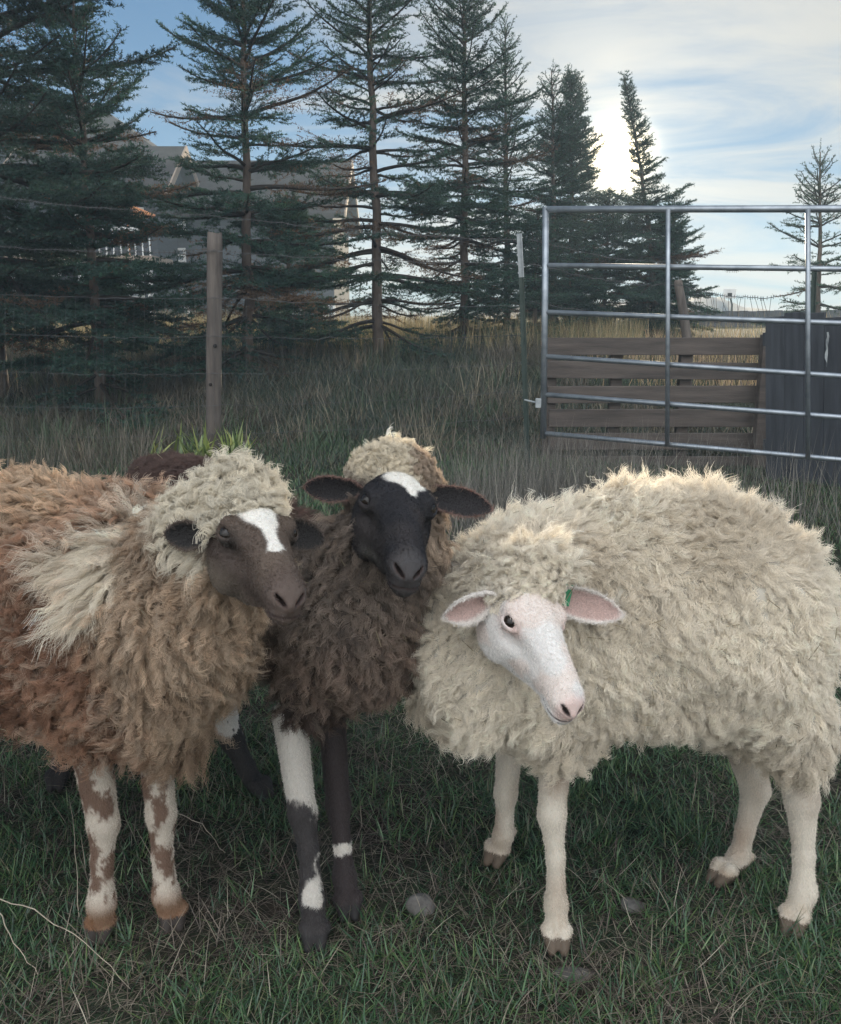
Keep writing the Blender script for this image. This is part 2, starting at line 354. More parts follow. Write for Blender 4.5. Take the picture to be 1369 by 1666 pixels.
def strands(P, Nn, comb, L, colr, rng, m=18, k=11, lift=(0.8, 0.25), lockR=0.009, curlA=0.0025, lam=0.020, rad=0.00042,
            conv=0.75, tipc=1.15, noise=0.12, stray=0.10, root_dark=0.75, avoid=None):
    """locks of wavy strands. P root, Nn normal, comb direction, L length, all per lock -> points (n*m, k, 3), colours (n*m, k, 3)"""
    n = len(P); Nn = nrm(Nn)
    cb_ = comb - Nn * np.sum(comb * Nn, 1, keepdims=True)
    cl = np.linalg.norm(cb_, axis=1, keepdims=True); cb_ = cb_ / np.maximum(cl, 0.25)
    rnd = rng.normal(size=(n, 3)) * noise
    pts = np.zeros((n, k, 3)); p = P.copy(); pts[:, 0] = p
    L = L * rng.uniform(.75, 1.25, n)
    rnd2 = rng.normal(size=(n, 3)) * noise * 1.5
    for j in range(1, k):
        s = j / (k - 1); lf = lift[0] * (1 - s) ** 1.2 + lift[1] * s
        t = nrm(Nn * lf + cb_ * (1 - lf * .55) + rnd + rnd2 * s)
        p = p + t * (L / (k - 1))[:, None]; pts[:, j] = p
    s = np.linspace(0, 1, k)
    e1 = nrm(np.cross(pts[:, -1] - pts[:, 0], Nn + rng.normal(size=(n, 3)) * .2)); e2 = nrm(np.cross(pts[:, -1] - pts[:, 0], e1))
    ph = rng.uniform(0, 6.28, n)[:, None] + 6.283 * (L[:, None] * s[None]) / (lam * rng.uniform(.75, 1.3, n)[:, None])
    A = curlA * rng.uniform(.6, 1.4, n)[:, None] * (.35 + .75 * s)[None]
    pts += e1[:, None] * (A * np.cos(ph))[..., None] + e2[:, None] * (A * np.sin(ph) * .7)[..., None]
    if avoid is not None:                        # keep locks from lying over the ears and eyes
        near = np.where(np.linalg.norm(P - avoid[0].mean(0), axis=1) < .22)[0]; bad = np.zeros(n, bool)
        for j in range(2, k, 2):
            dd = np.linalg.norm(pts[near, j][:, None] - avoid[0][None], axis=2) < avoid[1][None]; bad[near] |= dd.any(1)
        kp = ~bad; pts = pts[kp]; P = P[kp]; Nn = Nn[kp]; L = L[kp]; colr = colr[kp]; e1 = e1[kp]; n = len(P)
    # strands of each lock
    q = np.repeat(pts, m, 0); nn = np.repeat(Nn, m, 0); E1 = np.repeat(e1, m, 0); E2 = nrm(np.cross(nn, E1))
    r = lockR * np.sqrt(rng.uniform(0, 1, n * m)); a = rng.uniform(0, 6.283, n * m)
    off = E1 * (r * np.cos(a))[:, None] + E2 * (r * np.sin(a))[:, None]
    isstray = rng.uniform(size=n * m) < stray
    cv = np.where(isstray, .1, conv)
    fac = 1 - cv[:, None] * s[None] ** .8
    Lr = np.repeat(L, m); ls = rng.uniform(.72, 1.05, n * m)
    q = q[:, :1] + (q - q[:, :1]) * ls[:, None, None]
    q = q + off[:, None] * fac[..., None]
    jit = rng.normal(size=(n * m, 3)) * (Lr * np.where(isstray, .10, .03))[:, None]
    q = q + jit[:, None] * (s ** 1.5)[None, :, None]
    jp = rng.uniform(0, 6.28, n * m)[:, None] + s[None] * rng.uniform(8, 16, n * m)[:, None]
    q = q + E1[:, None] * (np.sin(jp) * .0006)[..., None]
    c = np.repeat(colr, m, 0) * rng.uniform(.86, 1.14, (n * m, 1))
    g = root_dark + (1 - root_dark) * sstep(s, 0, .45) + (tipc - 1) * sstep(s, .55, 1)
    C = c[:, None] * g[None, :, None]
    rr = np.full((n * m, k), rad) * (1 - .75 * s ** 2)[None]
    return q, C, rr
def curves_object(name, parent, parts, mat):
    """parts: list of (pts (n,k,3), col (n,k,3), radius (n,k)) -> one hair object"""
    hc = bpy.data.hair_curves.new(name)
    sizes = []; 
    for q, c, r in parts: sizes += [q.shape[1]] * q.shape[0]
    hc.add_curves(sizes)
    hc.attributes['position'].data.foreach_set('vector', np.concatenate([q.reshape(-1, 3) for q, _, _ in parts]).astype(np.float32).ravel())
    a = hc.attributes.new('radius', 'FLOAT', 'POINT'); a.data.foreach_set('value', np.concatenate([r.ravel() for _, _, r in parts]).astype(np.float32))
    C = np.concatenate([c.reshape(-1, 3) for _, c, _ in parts]).astype(np.float32); C = np.concatenate([np.clip(C, 0, .95), np.ones((len(C), 1), np.float32)], 1)
    a = hc.attributes.new('col', 'FLOAT_COLOR', 'POINT'); a.data.foreach_set('color', C.ravel())
    return link(name, hc, parent, [mat])
def sample(V, F, Nv, w, n, rng, spread=True):
    """n area-and-weight distributed points on a quad mesh: indices into faces plus bilinear coordinates"""
    a = np.linalg.norm(np.cross(V[F[:, 2]] - V[F[:, 0]], V[F[:, 3]] - V[F[:, 1]]), axis=1) * w[F].mean(1)
    c = np.cumsum(a); c /= c[-1]
    u = (np.arange(n) + rng.uniform(0, 1, n)) / n if spread else rng.uniform(0, 1, n)
    f = np.minimum(np.searchsorted(c, u), len(F) - 1); s, t = rng.uniform(0, 1, (2, n))
    W = np.stack([(1 - s) * (1 - t), s * (1 - t), s * t, (1 - s) * t], 1)
    g = lambda X: np.einsum('nk,nkd->nd', W, X[F[f]])
    return g(V), nrm(g(Nv)), f, W
def wsum(X, F, f, W): return np.einsum('nk,nk->n', W, X[F[f]])

def build_sheep(spec, seed):
    """one sheep: an empty at its feet > body (skin, face, ears, legs in one mesh), fleece, eyes"""
    rng = np.random.default_rng(seed)
    t0 = time.time()
    hd = spec['head']; fx = hd['f']; hy = nrm(hd['y'] - fx * (hd['y'] @ fx)); hz = np.cross(fx, hy)
    H = np.stack([fx, hy, hz]); sc = hd.get('scale', 1.0)            # rows: local axes in world
    org = hd['eye'] - H.T @ (np.array([.086, 0, .009]) * sc)
    to_w = lambda q: org + np.asarray(q) * 1.0 @ H
    to_l = lambda p: (p - org) @ H.T
    cf = spec['colour']
    meshes = []                       # (V, F, tag)
    # torso and neck
    prims = spec['torso']; lo = np.min([np.minimum(np.array(p[0]) - p[2], np.array(p[1]) - p[3]) for p in prims], 0) - .04
    hi = np.max([np.maximum(np.array(p[0]) + p[2], np.array(p[1]) + p[3]) for p in prims], 0) + .04
    def torso(P):
        d = None
        for a, b, ra, rb in prims:
            q = rcone(P, a, b, ra, rb); d = q if d is None else smin(d, q, .07)
        return d + .009 * lump(P, 26, seed) + .0045 * lump(P, 60, seed + 1)
    V, Fq = surface_nets(torso, lo, hi, .009); meshes.append((V, Fq, 0))
    # head
    hf = head_field(sc, hd.get('roman', 0.0)); fl = .0026
    V, Fq = surface_nets(hf, np.array([-.03, -.08, -.12]) * sc, np.array([.275, .08, .07]) * sc, fl)
    meshes.append((to_w(V), Fq, 1))
    # legs
    for leg in spec['legs']:
        J = [np.array(j[0]) for j in leg['j']]; rr = [j[1] for j in leg['j']]
        foot = J[-1]; fwd = nrm(np.array([leg['dir'][0], leg['dir'][1], 0.0])); sd = np.array([-fwd[1], fwd[0], 0])
        Jz = np.array(J); lo = Jz.min(0) - .07; hi = Jz.max(0) + .07; lo[2] = max(lo[2], -.012)
        def legf(P):
            d = None
            for i in range(len(J) - 1):
                q = rcone(P, J[i], J[i + 1], rr[i], rr[i + 1]); d = q if d is None else smin(d, q, .012)
            for s in (-1, 1):          # two claws, dewclaw behind
                a = foot + sd * s * .0115 + np.array([0, 0, .012]); q = rcone(P, a, foot + fwd * .030 + sd * s * .0105 + np.array([0, 0, -.006]), .0165, .0085)
                d = smin(d, q, .004)
                d = smin(d, ellip(P, J[-2] - fwd * .022 + sd * s * .012, (.008, .008, .010)), .006)
            return np.maximum(d, -.004 - P[..., 2] + foot[2] * 0)
        V, Fq = surface_nets(legf, lo, hi, .0042); meshes.append((V, Fq, 2))
    ears = []
    for e in spec['ears']:
        b = to_w(np.array(e['base']) * sc); d = e['d']; V, Fq, inn, rim = ear_mesh(b, d, e['open'], e['L'], e['W'], e.get('cup', .5), e.get('droop', 0.0), curl=e.get('curl', 0))
        meshes.append((V, Fq, 3 if True else 0)); ears.append((inn, rim))
    Vs, Fs, T, off = [], [], [], 0
    for V, Fq, tg in meshes: Vs.append(V); Fs.append(Fq + off); T.append(np.full(len(V), tg)); off += len(V)
    V = np.concatenate(Vs); Fq = np.concatenate(Fs); T = np.concatenate(T); Nv = vnormals(V, Fq)
    Q = to_l(V) / sc
    inn = np.zeros(len(V)); rim = np.ones(len(V)); ei = T == 3; inn[ei] = np.concatenate([e[0] for e in ears]); rim[ei] = np.concatenate([e[1] for e in ears])
    C, WL = cf(V, Nv, T, Q, inn, rim)                # colour and wool length (0 = short hair)
    dk = np.minimum(np.minimum(slot(Q, 1, 0, .0010), slot(Q, -1, 0, .0010)), np.minimum(slot(Q, 1, 1, .0006), slot(Q, -1, 1, .0006)))  # depth shade of the nostril slits painted in, mouth line darkened likewise
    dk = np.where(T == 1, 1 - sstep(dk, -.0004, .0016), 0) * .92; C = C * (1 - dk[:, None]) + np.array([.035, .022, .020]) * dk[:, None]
    hoof = (T == 2) & (V[:, 2] < .027); C[hoof] = spec.get('hoof', (.05, .042, .035))
    root = empty('sheep', (float(V[T == 2][:, 0].mean()), float(V[T == 2][:, 1].mean()), 0.0))
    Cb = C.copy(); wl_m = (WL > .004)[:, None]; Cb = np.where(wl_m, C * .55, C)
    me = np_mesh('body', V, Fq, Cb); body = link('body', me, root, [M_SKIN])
    # eyes
    kids = [body]
    for s in (-1, 1):
        e = to_w(np.array([.086, s * .0475, .013]) * sc)
        mb = MB(); vs_ = []; n1_, n2_ = 12, 16
        for i in range(n1_ + 1):
            for j in range(n2_):
                a, b = math.pi * i / n1_, 2 * math.pi * j / n2_
                vs_.append(Vector(e) + Vector((math.sin(a) * math.cos(b), math.sin(a) * math.sin(b), math.cos(a))) * .0136 * sc)
        mb.add(vs_, [(i * n2_ + j, i * n2_ + (j + 1) % n2_, (i + 1) * n2_ + (j + 1) % n2_, (i + 1) * n2_ + j) for i in range(n1_) for j in range(n2_)])
        kids.append(mb.build('eye', M_EYE, root, smooth=True))
    # fleece
    parts = []
    if FUR > 0:
        hd_c = to_w(np.array([.02, 0, .0])); dh = np.linalg.norm(V - hd_c, axis=1); knot = (WL > .004) & (((T == 1) & (Q[:, 2] > -.01)) | ((dh < spec.get('knot_r', .105)) & (V[:, 2] > hd_c[2] - .02)))
        w = (WL > .004).astype(float) * np.where(knot, 2.6, 1.0); area_w = w
        WL = np.where(knot & (T == 0), spec.get('knot_L', .032), WL)
        A = np.linalg.norm(np.cross(V[Fq[:, 2]] - V[Fq[:, 0]], V[Fq[:, 3]] - V[Fq[:, 1]]), axis=1) * .5
        nl = int((A * w[Fq].mean(1)).sum() / spec.get('spacing', .0115) ** 2 * FUR)
        P, Np, f, W = sample(V, Fq, Nv, area_w, nl, rng)
        L = wsum(WL, Fq, f, W); Cc = np.einsum('nk,nkd->nd', W, C[Fq[f]]); tg = T[Fq[f][:, 0]]
        kn = wsum(knot.astype(float), Fq, f, W) > .5
        P = P - Np * .004
        ev0 = V[(T == 3)]; av, rad_ = [], []
        for e in spec['ears']:
            b = to_w(np.array(e['base']) * sc); ev = ev0[((ev0 - b) @ nrm(np.array(e['d'])) > .30 * e['L']) & (np.linalg.norm(ev0 - b, axis=1) < e['L'] * 1.1)]
            for kk, rr_ in ((0, .009), (.012, .010), (.024, .010)): av.append(ev + nrm(np.array(e['open'])) * kk); rad_.append(np.full(len(ev), rr_))
        for s in (-1, 1): av.append(to_w(np.array([[.092, s * .056, .022], [.092, s * .050, .034]]) * sc)); rad_.append(np.full(2, .018))
        avoid = (np.concatenate(av), np.concatenate(rad_))
        drift = np.stack([lump(P, 20, seed * 3 + i) for i in range(3)], 1) * .55; drift[tg != 0] = 0
        L = np.where(tg == 0, L * (1 + .16 * lump(P, 34, seed + 40)), L)
        sty = spec['style'](P, Np, tg, to_l(P) / sc, L, Cc, rng)
        for sel, kw in sty + [(kn, dict(spec['knot_style'](P, Np, L, Cc, rng)))]:
            if 'comb' in kw and sel is not kn: sel = sel & ~kn
            kw['avoid'] = avoid
            if sel.sum() == 0: continue
            comb = kw.pop('comb'); comb = (comb if comb.ndim == 2 else np.tile(comb, (len(sel), 1)))[sel] + drift[sel]
            cc_ = kw.pop('col', Cc)[sel]; LL = kw.pop('L', L)[sel]
            parts.append(strands(P[sel], Np[sel], comb, LL, cc_, rng, **kw))
        # bits of hay and chaff caught in the wool
        hay = rng.choice(np.where(tg == 0)[0], int(150 * FUR)); hc_ = np.array([.34, .28, .18]) * rng.uniform(.6, 1.3, (len(hay), 1))
        tan_ = nrm(np.cross(Np[hay], rng.normal(size=(len(hay), 3)))); base_ = P[hay] + Np[hay] * (L[hay] * .55)[:, None]; ll = rng.uniform(.010, .032, len(hay))
        hp = base_[:, None] + tan_[:, None] * (np.linspace(-.5, .5, 4)[None, :, None] * ll[:, None, None]); parts.append((hp, np.repeat(hc_[:, None], 4, 1), np.full((len(hay), 4), .0006)))
        # short hair on face, ears and legs
        ws = ((WL <= .006) & ~hoof & (T > 0)).astype(float) * np.where(T == 1, 2.2, np.where(T == 3, 2.0, 1.0))
        ws *= np.where(T == 1, (1 - .96 * sstep(Q[:, 0], .222, .256)) * (1 - .95 * (dk > .3)), 1)
        eyed = np.minimum(np.linalg.norm(Q - np.array([.088, .056, .009]), axis=1), np.linalg.norm(Q - np.array([.088, -.056, .009]), axis=1))
        ws[(T == 1) & (eyed < .011)] = 0
        P, Np, f, W = sample(V, Fq, Nv, ws, int(150000 * FUR), rng)
        Cc = np.einsum('nk,nkd->nd', W, C[Fq[f]]); tg = T[Fq[f][:, 0]]; ri = wsum(rim, Fq, f, W)
        L = np.where(tg == 2, .0065, np.where(tg == 3, .005 + .004 * (ri < .15), .0055)) * spec.get('short', 1.0)
        comb = np.where((tg == 2)[:, None], np.array([0, 0, -1.0]), np.where((tg == 3)[:, None], rng.normal(size=(len(P), 3)), fx[None] * .9))
        short = [strands(P - Np * .001, Np, comb, L, Cc * 1.3, rng, m=1, k=4, lift=(.42, .18), lockR=.0005, curlA=0, rad=.00030, conv=0, noise=.20, root_dark=1.0, tipc=1.08, stray=0)]
        kids.append(curves_object('short_coat', root, short, M_COAT))
        fleece = curves_object('fleece', root, parts, M_WOOL); kids.append(fleece)
    for k in kids: pass
    localize(root, kids)
    root['_org'] = [float(v) for v in org]
    print('sheep', seed, len(V), sum(len(p[0]) for p in parts), round(time.time() - t0, 1), 's')
    return root, to_w, H

# ------------------------------------------------------------------ ground
def gz(x, y):
    x = np.asarray(x, float); y = np.asarray(y, float)
    z = .56 * sstep(y, 6.6, 13.5) + .16 * sstep(y, 13, 21)
    P = np.stack([x, y, np.zeros_like(x)], -1)
    near = sstep(y, .2, 1) * (1 - sstep(y, 30, 60))
    return z - .008 + near * (.007 * lump(P, 9, 50) + .018 * sstep(y, 2.4, 4.5) * lump(P, 2.6, 51))
def gpt(x, y, dz=0.0): return Vector((float(x), float(y), float(gz(x, y)) + dz))
rng = np.random.default_rng(5)
yy = np.concatenate([np.linspace(-6, .8, 10), np.linspace(.9, 8, 130), np.linspace(8.2, 30, 70), 30 + np.geomspace(1, 128, 30)])
xx = np.sinh(np.linspace(-4.2, 4.2, 221)) * 4.4 + np.linspace(-8, 8, 221)
gx, gy = np.meshgrid(xx, yy, indexing='ij'); V = np.stack([gx, gy, gz(gx, gy)], -1).reshape(-1, 3)
i, j = np.meshgrid(np.arange(len(xx) - 1), np.arange(len(yy) - 1), indexing='ij'); a = (i * len(yy) + j).ravel(); ny = len(yy)
me = np_mesh('ground', V, np.stack([a, a + ny, a + ny + 1, a + 1], 1))
m, n, l = mat_new('soil_and_thatch')
t = N(n, 'ShaderNodeTexCoord')
n1 = N(n, 'ShaderNodeTexNoise', inp={'Scale': 3.0, 'Detail': 8.0, 'Roughness': 0.65}); n2 = N(n, 'ShaderNodeTexNoise', inp={'Scale': 45.0, 'Detail': 6.0, 'Roughness': 0.7})
l.new(t.outputs['Object'], n1.inputs['Vector']); l.new(t.outputs['Object'], n2.inputs['Vector'])
r1 = N(n, 'ShaderNodeValToRGB'); l.new(n1.outputs['Fac'], r1.inputs[0]); e = r1.color_ramp.elements
e[0].position = .35; e[0].color = (.034, .027, .023, 1); e[1].position = .6; e[1].color = (.036, .054, .034, 1)
r2 = N(n, 'ShaderNodeValToRGB'); l.new(n2.outputs['Fac'], r2.inputs[0]); e = r2.color_ramp.elements
e[0].position = .4; e[0].color = (.45, .45, .45, 1); e[1].position = .7; e[1].color = (1.5, 1.4, 1.25, 1)
mm = N(n, 'ShaderNodeMix', data_type='RGBA', blend_type='MULTIPLY', inp={0: 1.0}); l.new(r1.outputs[0], mm.inputs[6]); l.new(r2.outputs[0], mm.inputs[7])
sp = N(n, 'ShaderNodeSeparateXYZ'); l.new(t.outputs['Object'], sp.inputs[0])
fr = N(n, 'ShaderNodeMapRange', inp={1: 14.0, 2: 40.0, 3: 0.0, 4: 1.0}); l.new(sp.outputs[1], fr.inputs[0])
mf = N(n, 'ShaderNodeMix', data_type='RGBA'); l.new(fr.outputs[0], mf.inputs[0]); l.new(mm.outputs[2], mf.inputs[6]); mf.inputs[7].default_value = (.13, .11, .055, 1)
bm = N(n, 'ShaderNodeBump', inp={'Strength': 0.7, 'Distance': 0.02}); l.new(n2.outputs['Fac'], bm.inputs['Height'])
p = N(n, 'ShaderNodeBsdfPrincipled', inp={'Roughness': 0.95, 'Specular IOR Level': 0.1}); l.new(mf.outputs[2], p.inputs['Base Color']); l.new(bm.outputs[0], p.inputs['Normal'])
o = N(n, 'ShaderNodeOutputMaterial'); l.new(p.outputs[0], o.inputs[0])
tag(link('ground', me, None, [m]), kind='structure')

# ------------------------------------------------------------------ far mountains
def ridge(name, Y, pts, depth):
    mb_v, fs = [], []; k = 12
    xs = np.array([p[0] for p in pts], float); ys = np.array([p[1] for p in pts], float)
    xp = np.linspace(xs[0], xs[-1], 120); yp = np.interp(xp, xs, ys) + np.cumsum(rng.normal(size=120)) * .12
    V = []
    for a in range(120):
        top = U(xp[a], yp[a], Y); 
        for b in range(k):
            s = b / (k - 1) * 2 - 1; w = (1 - abs(s) ** 1.5)
            V.append((top.x * (1 + s * depth / Y), Y + s * depth, .7 + max(top.z - .7, 0) * w * (1 + .12 * math.sin(a * .9 + b * 2.1))))
    i, j = np.meshgrid(np.arange(119), np.arange(k - 1), indexing='ij'); a = (i * k + j).ravel()
    return np_mesh(name, V, np.stack([a, a + k, a + k + 1, a + 1], 1))
M_HILL = noise_mat('hill_scrub', (.035, .04, .055), (.06, .065, .08), .4, .95, 0.2, bscale=2, bdist=.1)
me = ridge('hills', 105, [(780, 512), (860, 500), (960, 494), (1060, 496), (1112, 492), (1128, 486), (1150, 485), (1172, 486), (1190, 495), (1215, 502), (1260, 507), (1400, 510), (1600, 512)], 20)
tag(link('hills', me, None, [M_HILL]), kind='structure')

# ------------------------------------------------------------------ house behind the spruces
M_SIDING = noise_mat('grey_siding', (.034, .038, .046), (.052, .057, .066), 2, .9, .1, stretch=(1, 1, 8), spec=.02)
M_ROOF = noise_mat('brown_shingles', (.024, .021, .021), (.042, .037, .036), 3, .95, .5, bscale=40, bdist=.03, spec=.02)
M_TRIM = noise_mat('white_trim', (.50, .50, .49), (.62, .62, .60), 5, .8, .05, spec=.05)
M_TAN = noise_mat('tan_fascia', (.20, .155, .115), (.27, .21, .165), 5, .9, .05, spec=.05)
M_GLASS = noise_mat('window_glass', (.10, .13, .15), (.20, .24, .27), .8, .12, 0.0, spec=.8)
M_BARK = noise_mat('spruce_bark', (.055, .040, .032), (.13, .10, .08), 9, .95, .9, stretch=(1, 1, .35), bscale=30, bdist=.02)
M_ORANGE = noise_mat('orange_canvas', (.50, .17, .05), (.60, .25, .08), 6, .8, .1)
house = empty('house', (U(240, 540, 38).x, 38, .72))
hk = []
def quadmb(*qs):
    mb = MB()
    for q in qs: mb.add(q, [tuple(range(len(q)))])
    return mb
def wingshape(x0, x1, y0, y1, z0, ze, zr, name='wall'):
    """walls with gables at both x ends; ridge along x"""
    ym = (y0 + y1) / 2
    mb = MB(); v = [(x0, y0, z0), (x1, y0, z0), (x1, y1, z0), (x0, y1, z0), (x0, y0, ze), (x1, y0, ze), (x1, y1, ze), (x0, y1, ze), (x0, ym, zr), (x1, ym, zr)]
    mb.add(v, [(0, 1, 5, 4), (1, 2, 6, 9, 5), (2, 3, 7, 6), (3, 0, 4, 8, 7)]); hk.append(mb.build(name, M_SIDING, house))
def roofshape(x0, x1, y0, y1, ze, zr, ov=.5, th=.22):
    ym = (y0 + y1) / 2; sl = (zr - ze) / (ym - y0); mb = MB()
    for s in (-1, 1):
        ye = ym + s * ((y1 - y0) / 2 + ov); z_e = zr - sl * abs(ye - ym)
        a = [(x0 - ov, ym, zr + .05), (x1 + ov, ym, zr + .05), (x1 + ov, ye, z_e + .05), (x0 - ov, ye, z_e + .05)]
        b = [(x, y, z + th) for x, y, z in a]
        mb.add(a + b, [(0, 1, 2, 3), (4, 7, 6, 5), (0, 4, 5, 1), (1, 5, 6, 2), (2, 6, 7, 3), (3, 7, 4, 0)])
    r = mb.build('roof', M_ROOF, house); hk.append(r)
    for xe in (x0 - ov - .06, x1 + ov + .003):
        mb = MB()
        for s in (-1, 1):
            ye = ym + s * ((y1 - y0) / 2 + ov); z_e = zr - sl * abs(ye - ym)
            mb.add([(xe, ym, zr - .02), (xe + .06, ym, zr - .02), (xe + .06, ye, z_e - .02), (xe, ye, z_e - .02), (xe, ym, zr + th + .08), (xe + .06, ym, zr + th + .08), (xe + .06, ye, z_e + th + .08), (xe, ye, z_e + th + .08)],
                   [(0, 1, 2, 3), (4, 7, 6, 5), (0, 4, 5, 1), (1, 5, 6, 2), (2, 6, 7, 3), (3, 7, 4, 0)])
        hk.append(mb.build('fascia', M_TAN, house))
def hwin(xa, ya, xb, yb, Y, bars=1):
    p0 = U(xa, ya, Y); p1 = U(xb, yb, Y); w = p1.x - p0.x; h = p0.z - p1.z; c = Vector(((p0.x + p1.x) / 2, Y - .05, (p0.z + p1.z) / 2))
    mb = MB(); t_ = .09
    for sx in (-1, 1): mb.box(c + Vector((sx * (w / 2 - t_ / 2), 0, 0)), (t_, .12, h - 2 * t_ - .004))
    for sz in (-1, 1): mb.box(c + Vector((0, 0, sz * (h / 2 - t_ / 2))), (w, .12, t_))
    for b in range(bars): mb.box(c + Vector((0, .01, 0)) + Vector((0, 0, h * ((b + 1) / (bars + 1) - .5))), (w - 2 * t_ - .004, .08, .05))
    f = mb.build('window', M_TRIM, house); g = MB().box(c + Vector((0, .035, 0)), (w - 2 * t_ - .01, .02, h - 2 * t_ - .01)).build('pane', M_GLASS, f); hk.append(f)
def hx(x, Y): return U(x, 500, Y).x
def hzv(y, Y): return U(500, y, Y).z
# right wing: ridge runs left to right
wingshape(hx(250, 36), hx(544, 38), 38, 46, .6, hzv(347, 38), hzv(272, 42))
roofshape(hx(250, 36), hx(544, 38), 38, 46, hzv(347, 38), hzv(272, 42))
# tall main block behind, with a hipped end
x0, x1 = hx(-60, 44), hx(262, 44); zr, ze = hzv(168, 47), hzv(252, 44)
wingshape(x0, x1 - 1.0, 42, 52, .6, ze, ze + .05)
mb = MB(); ym = 47
mb.add([(x0 - .5, 41.5, ze - .1), (x1 + .8, 41.5, ze - .1), (x1 + .8, 52.5, ze - .1), (x0 - .5, 52.5, ze - .1), (x0 - .5, ym, zr), (hx(178, 47), ym, zr)], [(0, 1, 5, 4), (1, 2, 5), (2, 3, 4, 5), (3, 0, 4), (3, 2, 1, 0)])
hk.append(mb.build('roof', M_ROOF, house))
# left front wing with a porch gable
wingshape(hx(20, 35), hx(262, 35), 35, 41, .6, hzv(318, 35), hzv(250, 38))
roofshape(hx(20, 35), hx(262, 35), 35, 41, hzv(318, 35), hzv(250, 38))
for a in ((206, 338, 236, 376), (120, 350, 146, 380), (60, 425, 100, 450), (206, 440, 236, 486)): hwin(*a, 35)
for a in ((277, 346, 303, 386), (277, 404, 303, 427), (284, 470, 310, 532), (524, 494, 546, 536), (470, 494, 492, 536)): hwin(*a, 38)
mb = MB(); c = U(148, 424, 33.6); mb.box(c, (5.2, 2.6, .18)); hk.append(mb.build('deck', M_TAN, house))
for q in (-2.4, 0, 2.4): hk.append(MB().box((c.x + q, 32.5, (c.z - .1 + .6) / 2), (.16, .16, c.z - .1 - .6)).build('deck_post', M_TRIM, house))
mb = MB().box((c.x, 32.36, c.z + 1.0), (5.2, .06, .08)); [mb.box((c.x - 2.5 + q * .25, 32.36, c.z + .52), (.04, .04, .86)) for q in range(21)]
hk.append(mb.build('railing', M_TRIM, house))
mb = MB(); px, py = hx(225, 34), 33.4
mb.tube([(px, py, c.z + .12), (px, py, c.z + 1.9)], .03); o = mb.build('patio_umbrella', M_ORANGE)
mb = MB(); k = 8; vs_ = [(px, py, c.z + 1.95)] + [(px + 1.0 * math.cos(q * 6.283 / k), py + 1.0 * math.sin(q * 6.283 / k), c.z + 1.55) for q in range(k)] + [(px, py, c.z + 1.90)] + [(px + 1.0 * math.cos(q * 6.283 / k), py + 1.0 * math.sin(q * 6.283 / k), c.z + 1.50) for q in range(k)]
mb.add(vs_, [(0, 1 + q, 1 + (q + 1) % k) for q in range(k)] + [(9, 10 + (q + 1) % k, 10 + q) for q in range(k)] + [(1 + q, 10 + q, 10 + (q + 1) % k, 1 + (q + 1) % k) for q in range(k)])
cn = mb.build('canopy', M_ORANGE, o)
tag(o, 'small orange patio umbrella on the deck of the grey house', 'umbrella')
localize(house, hk)
tag(house, 'two-storey grey house with brown shingled gables and white-framed windows, seen through the spruces', 'house')

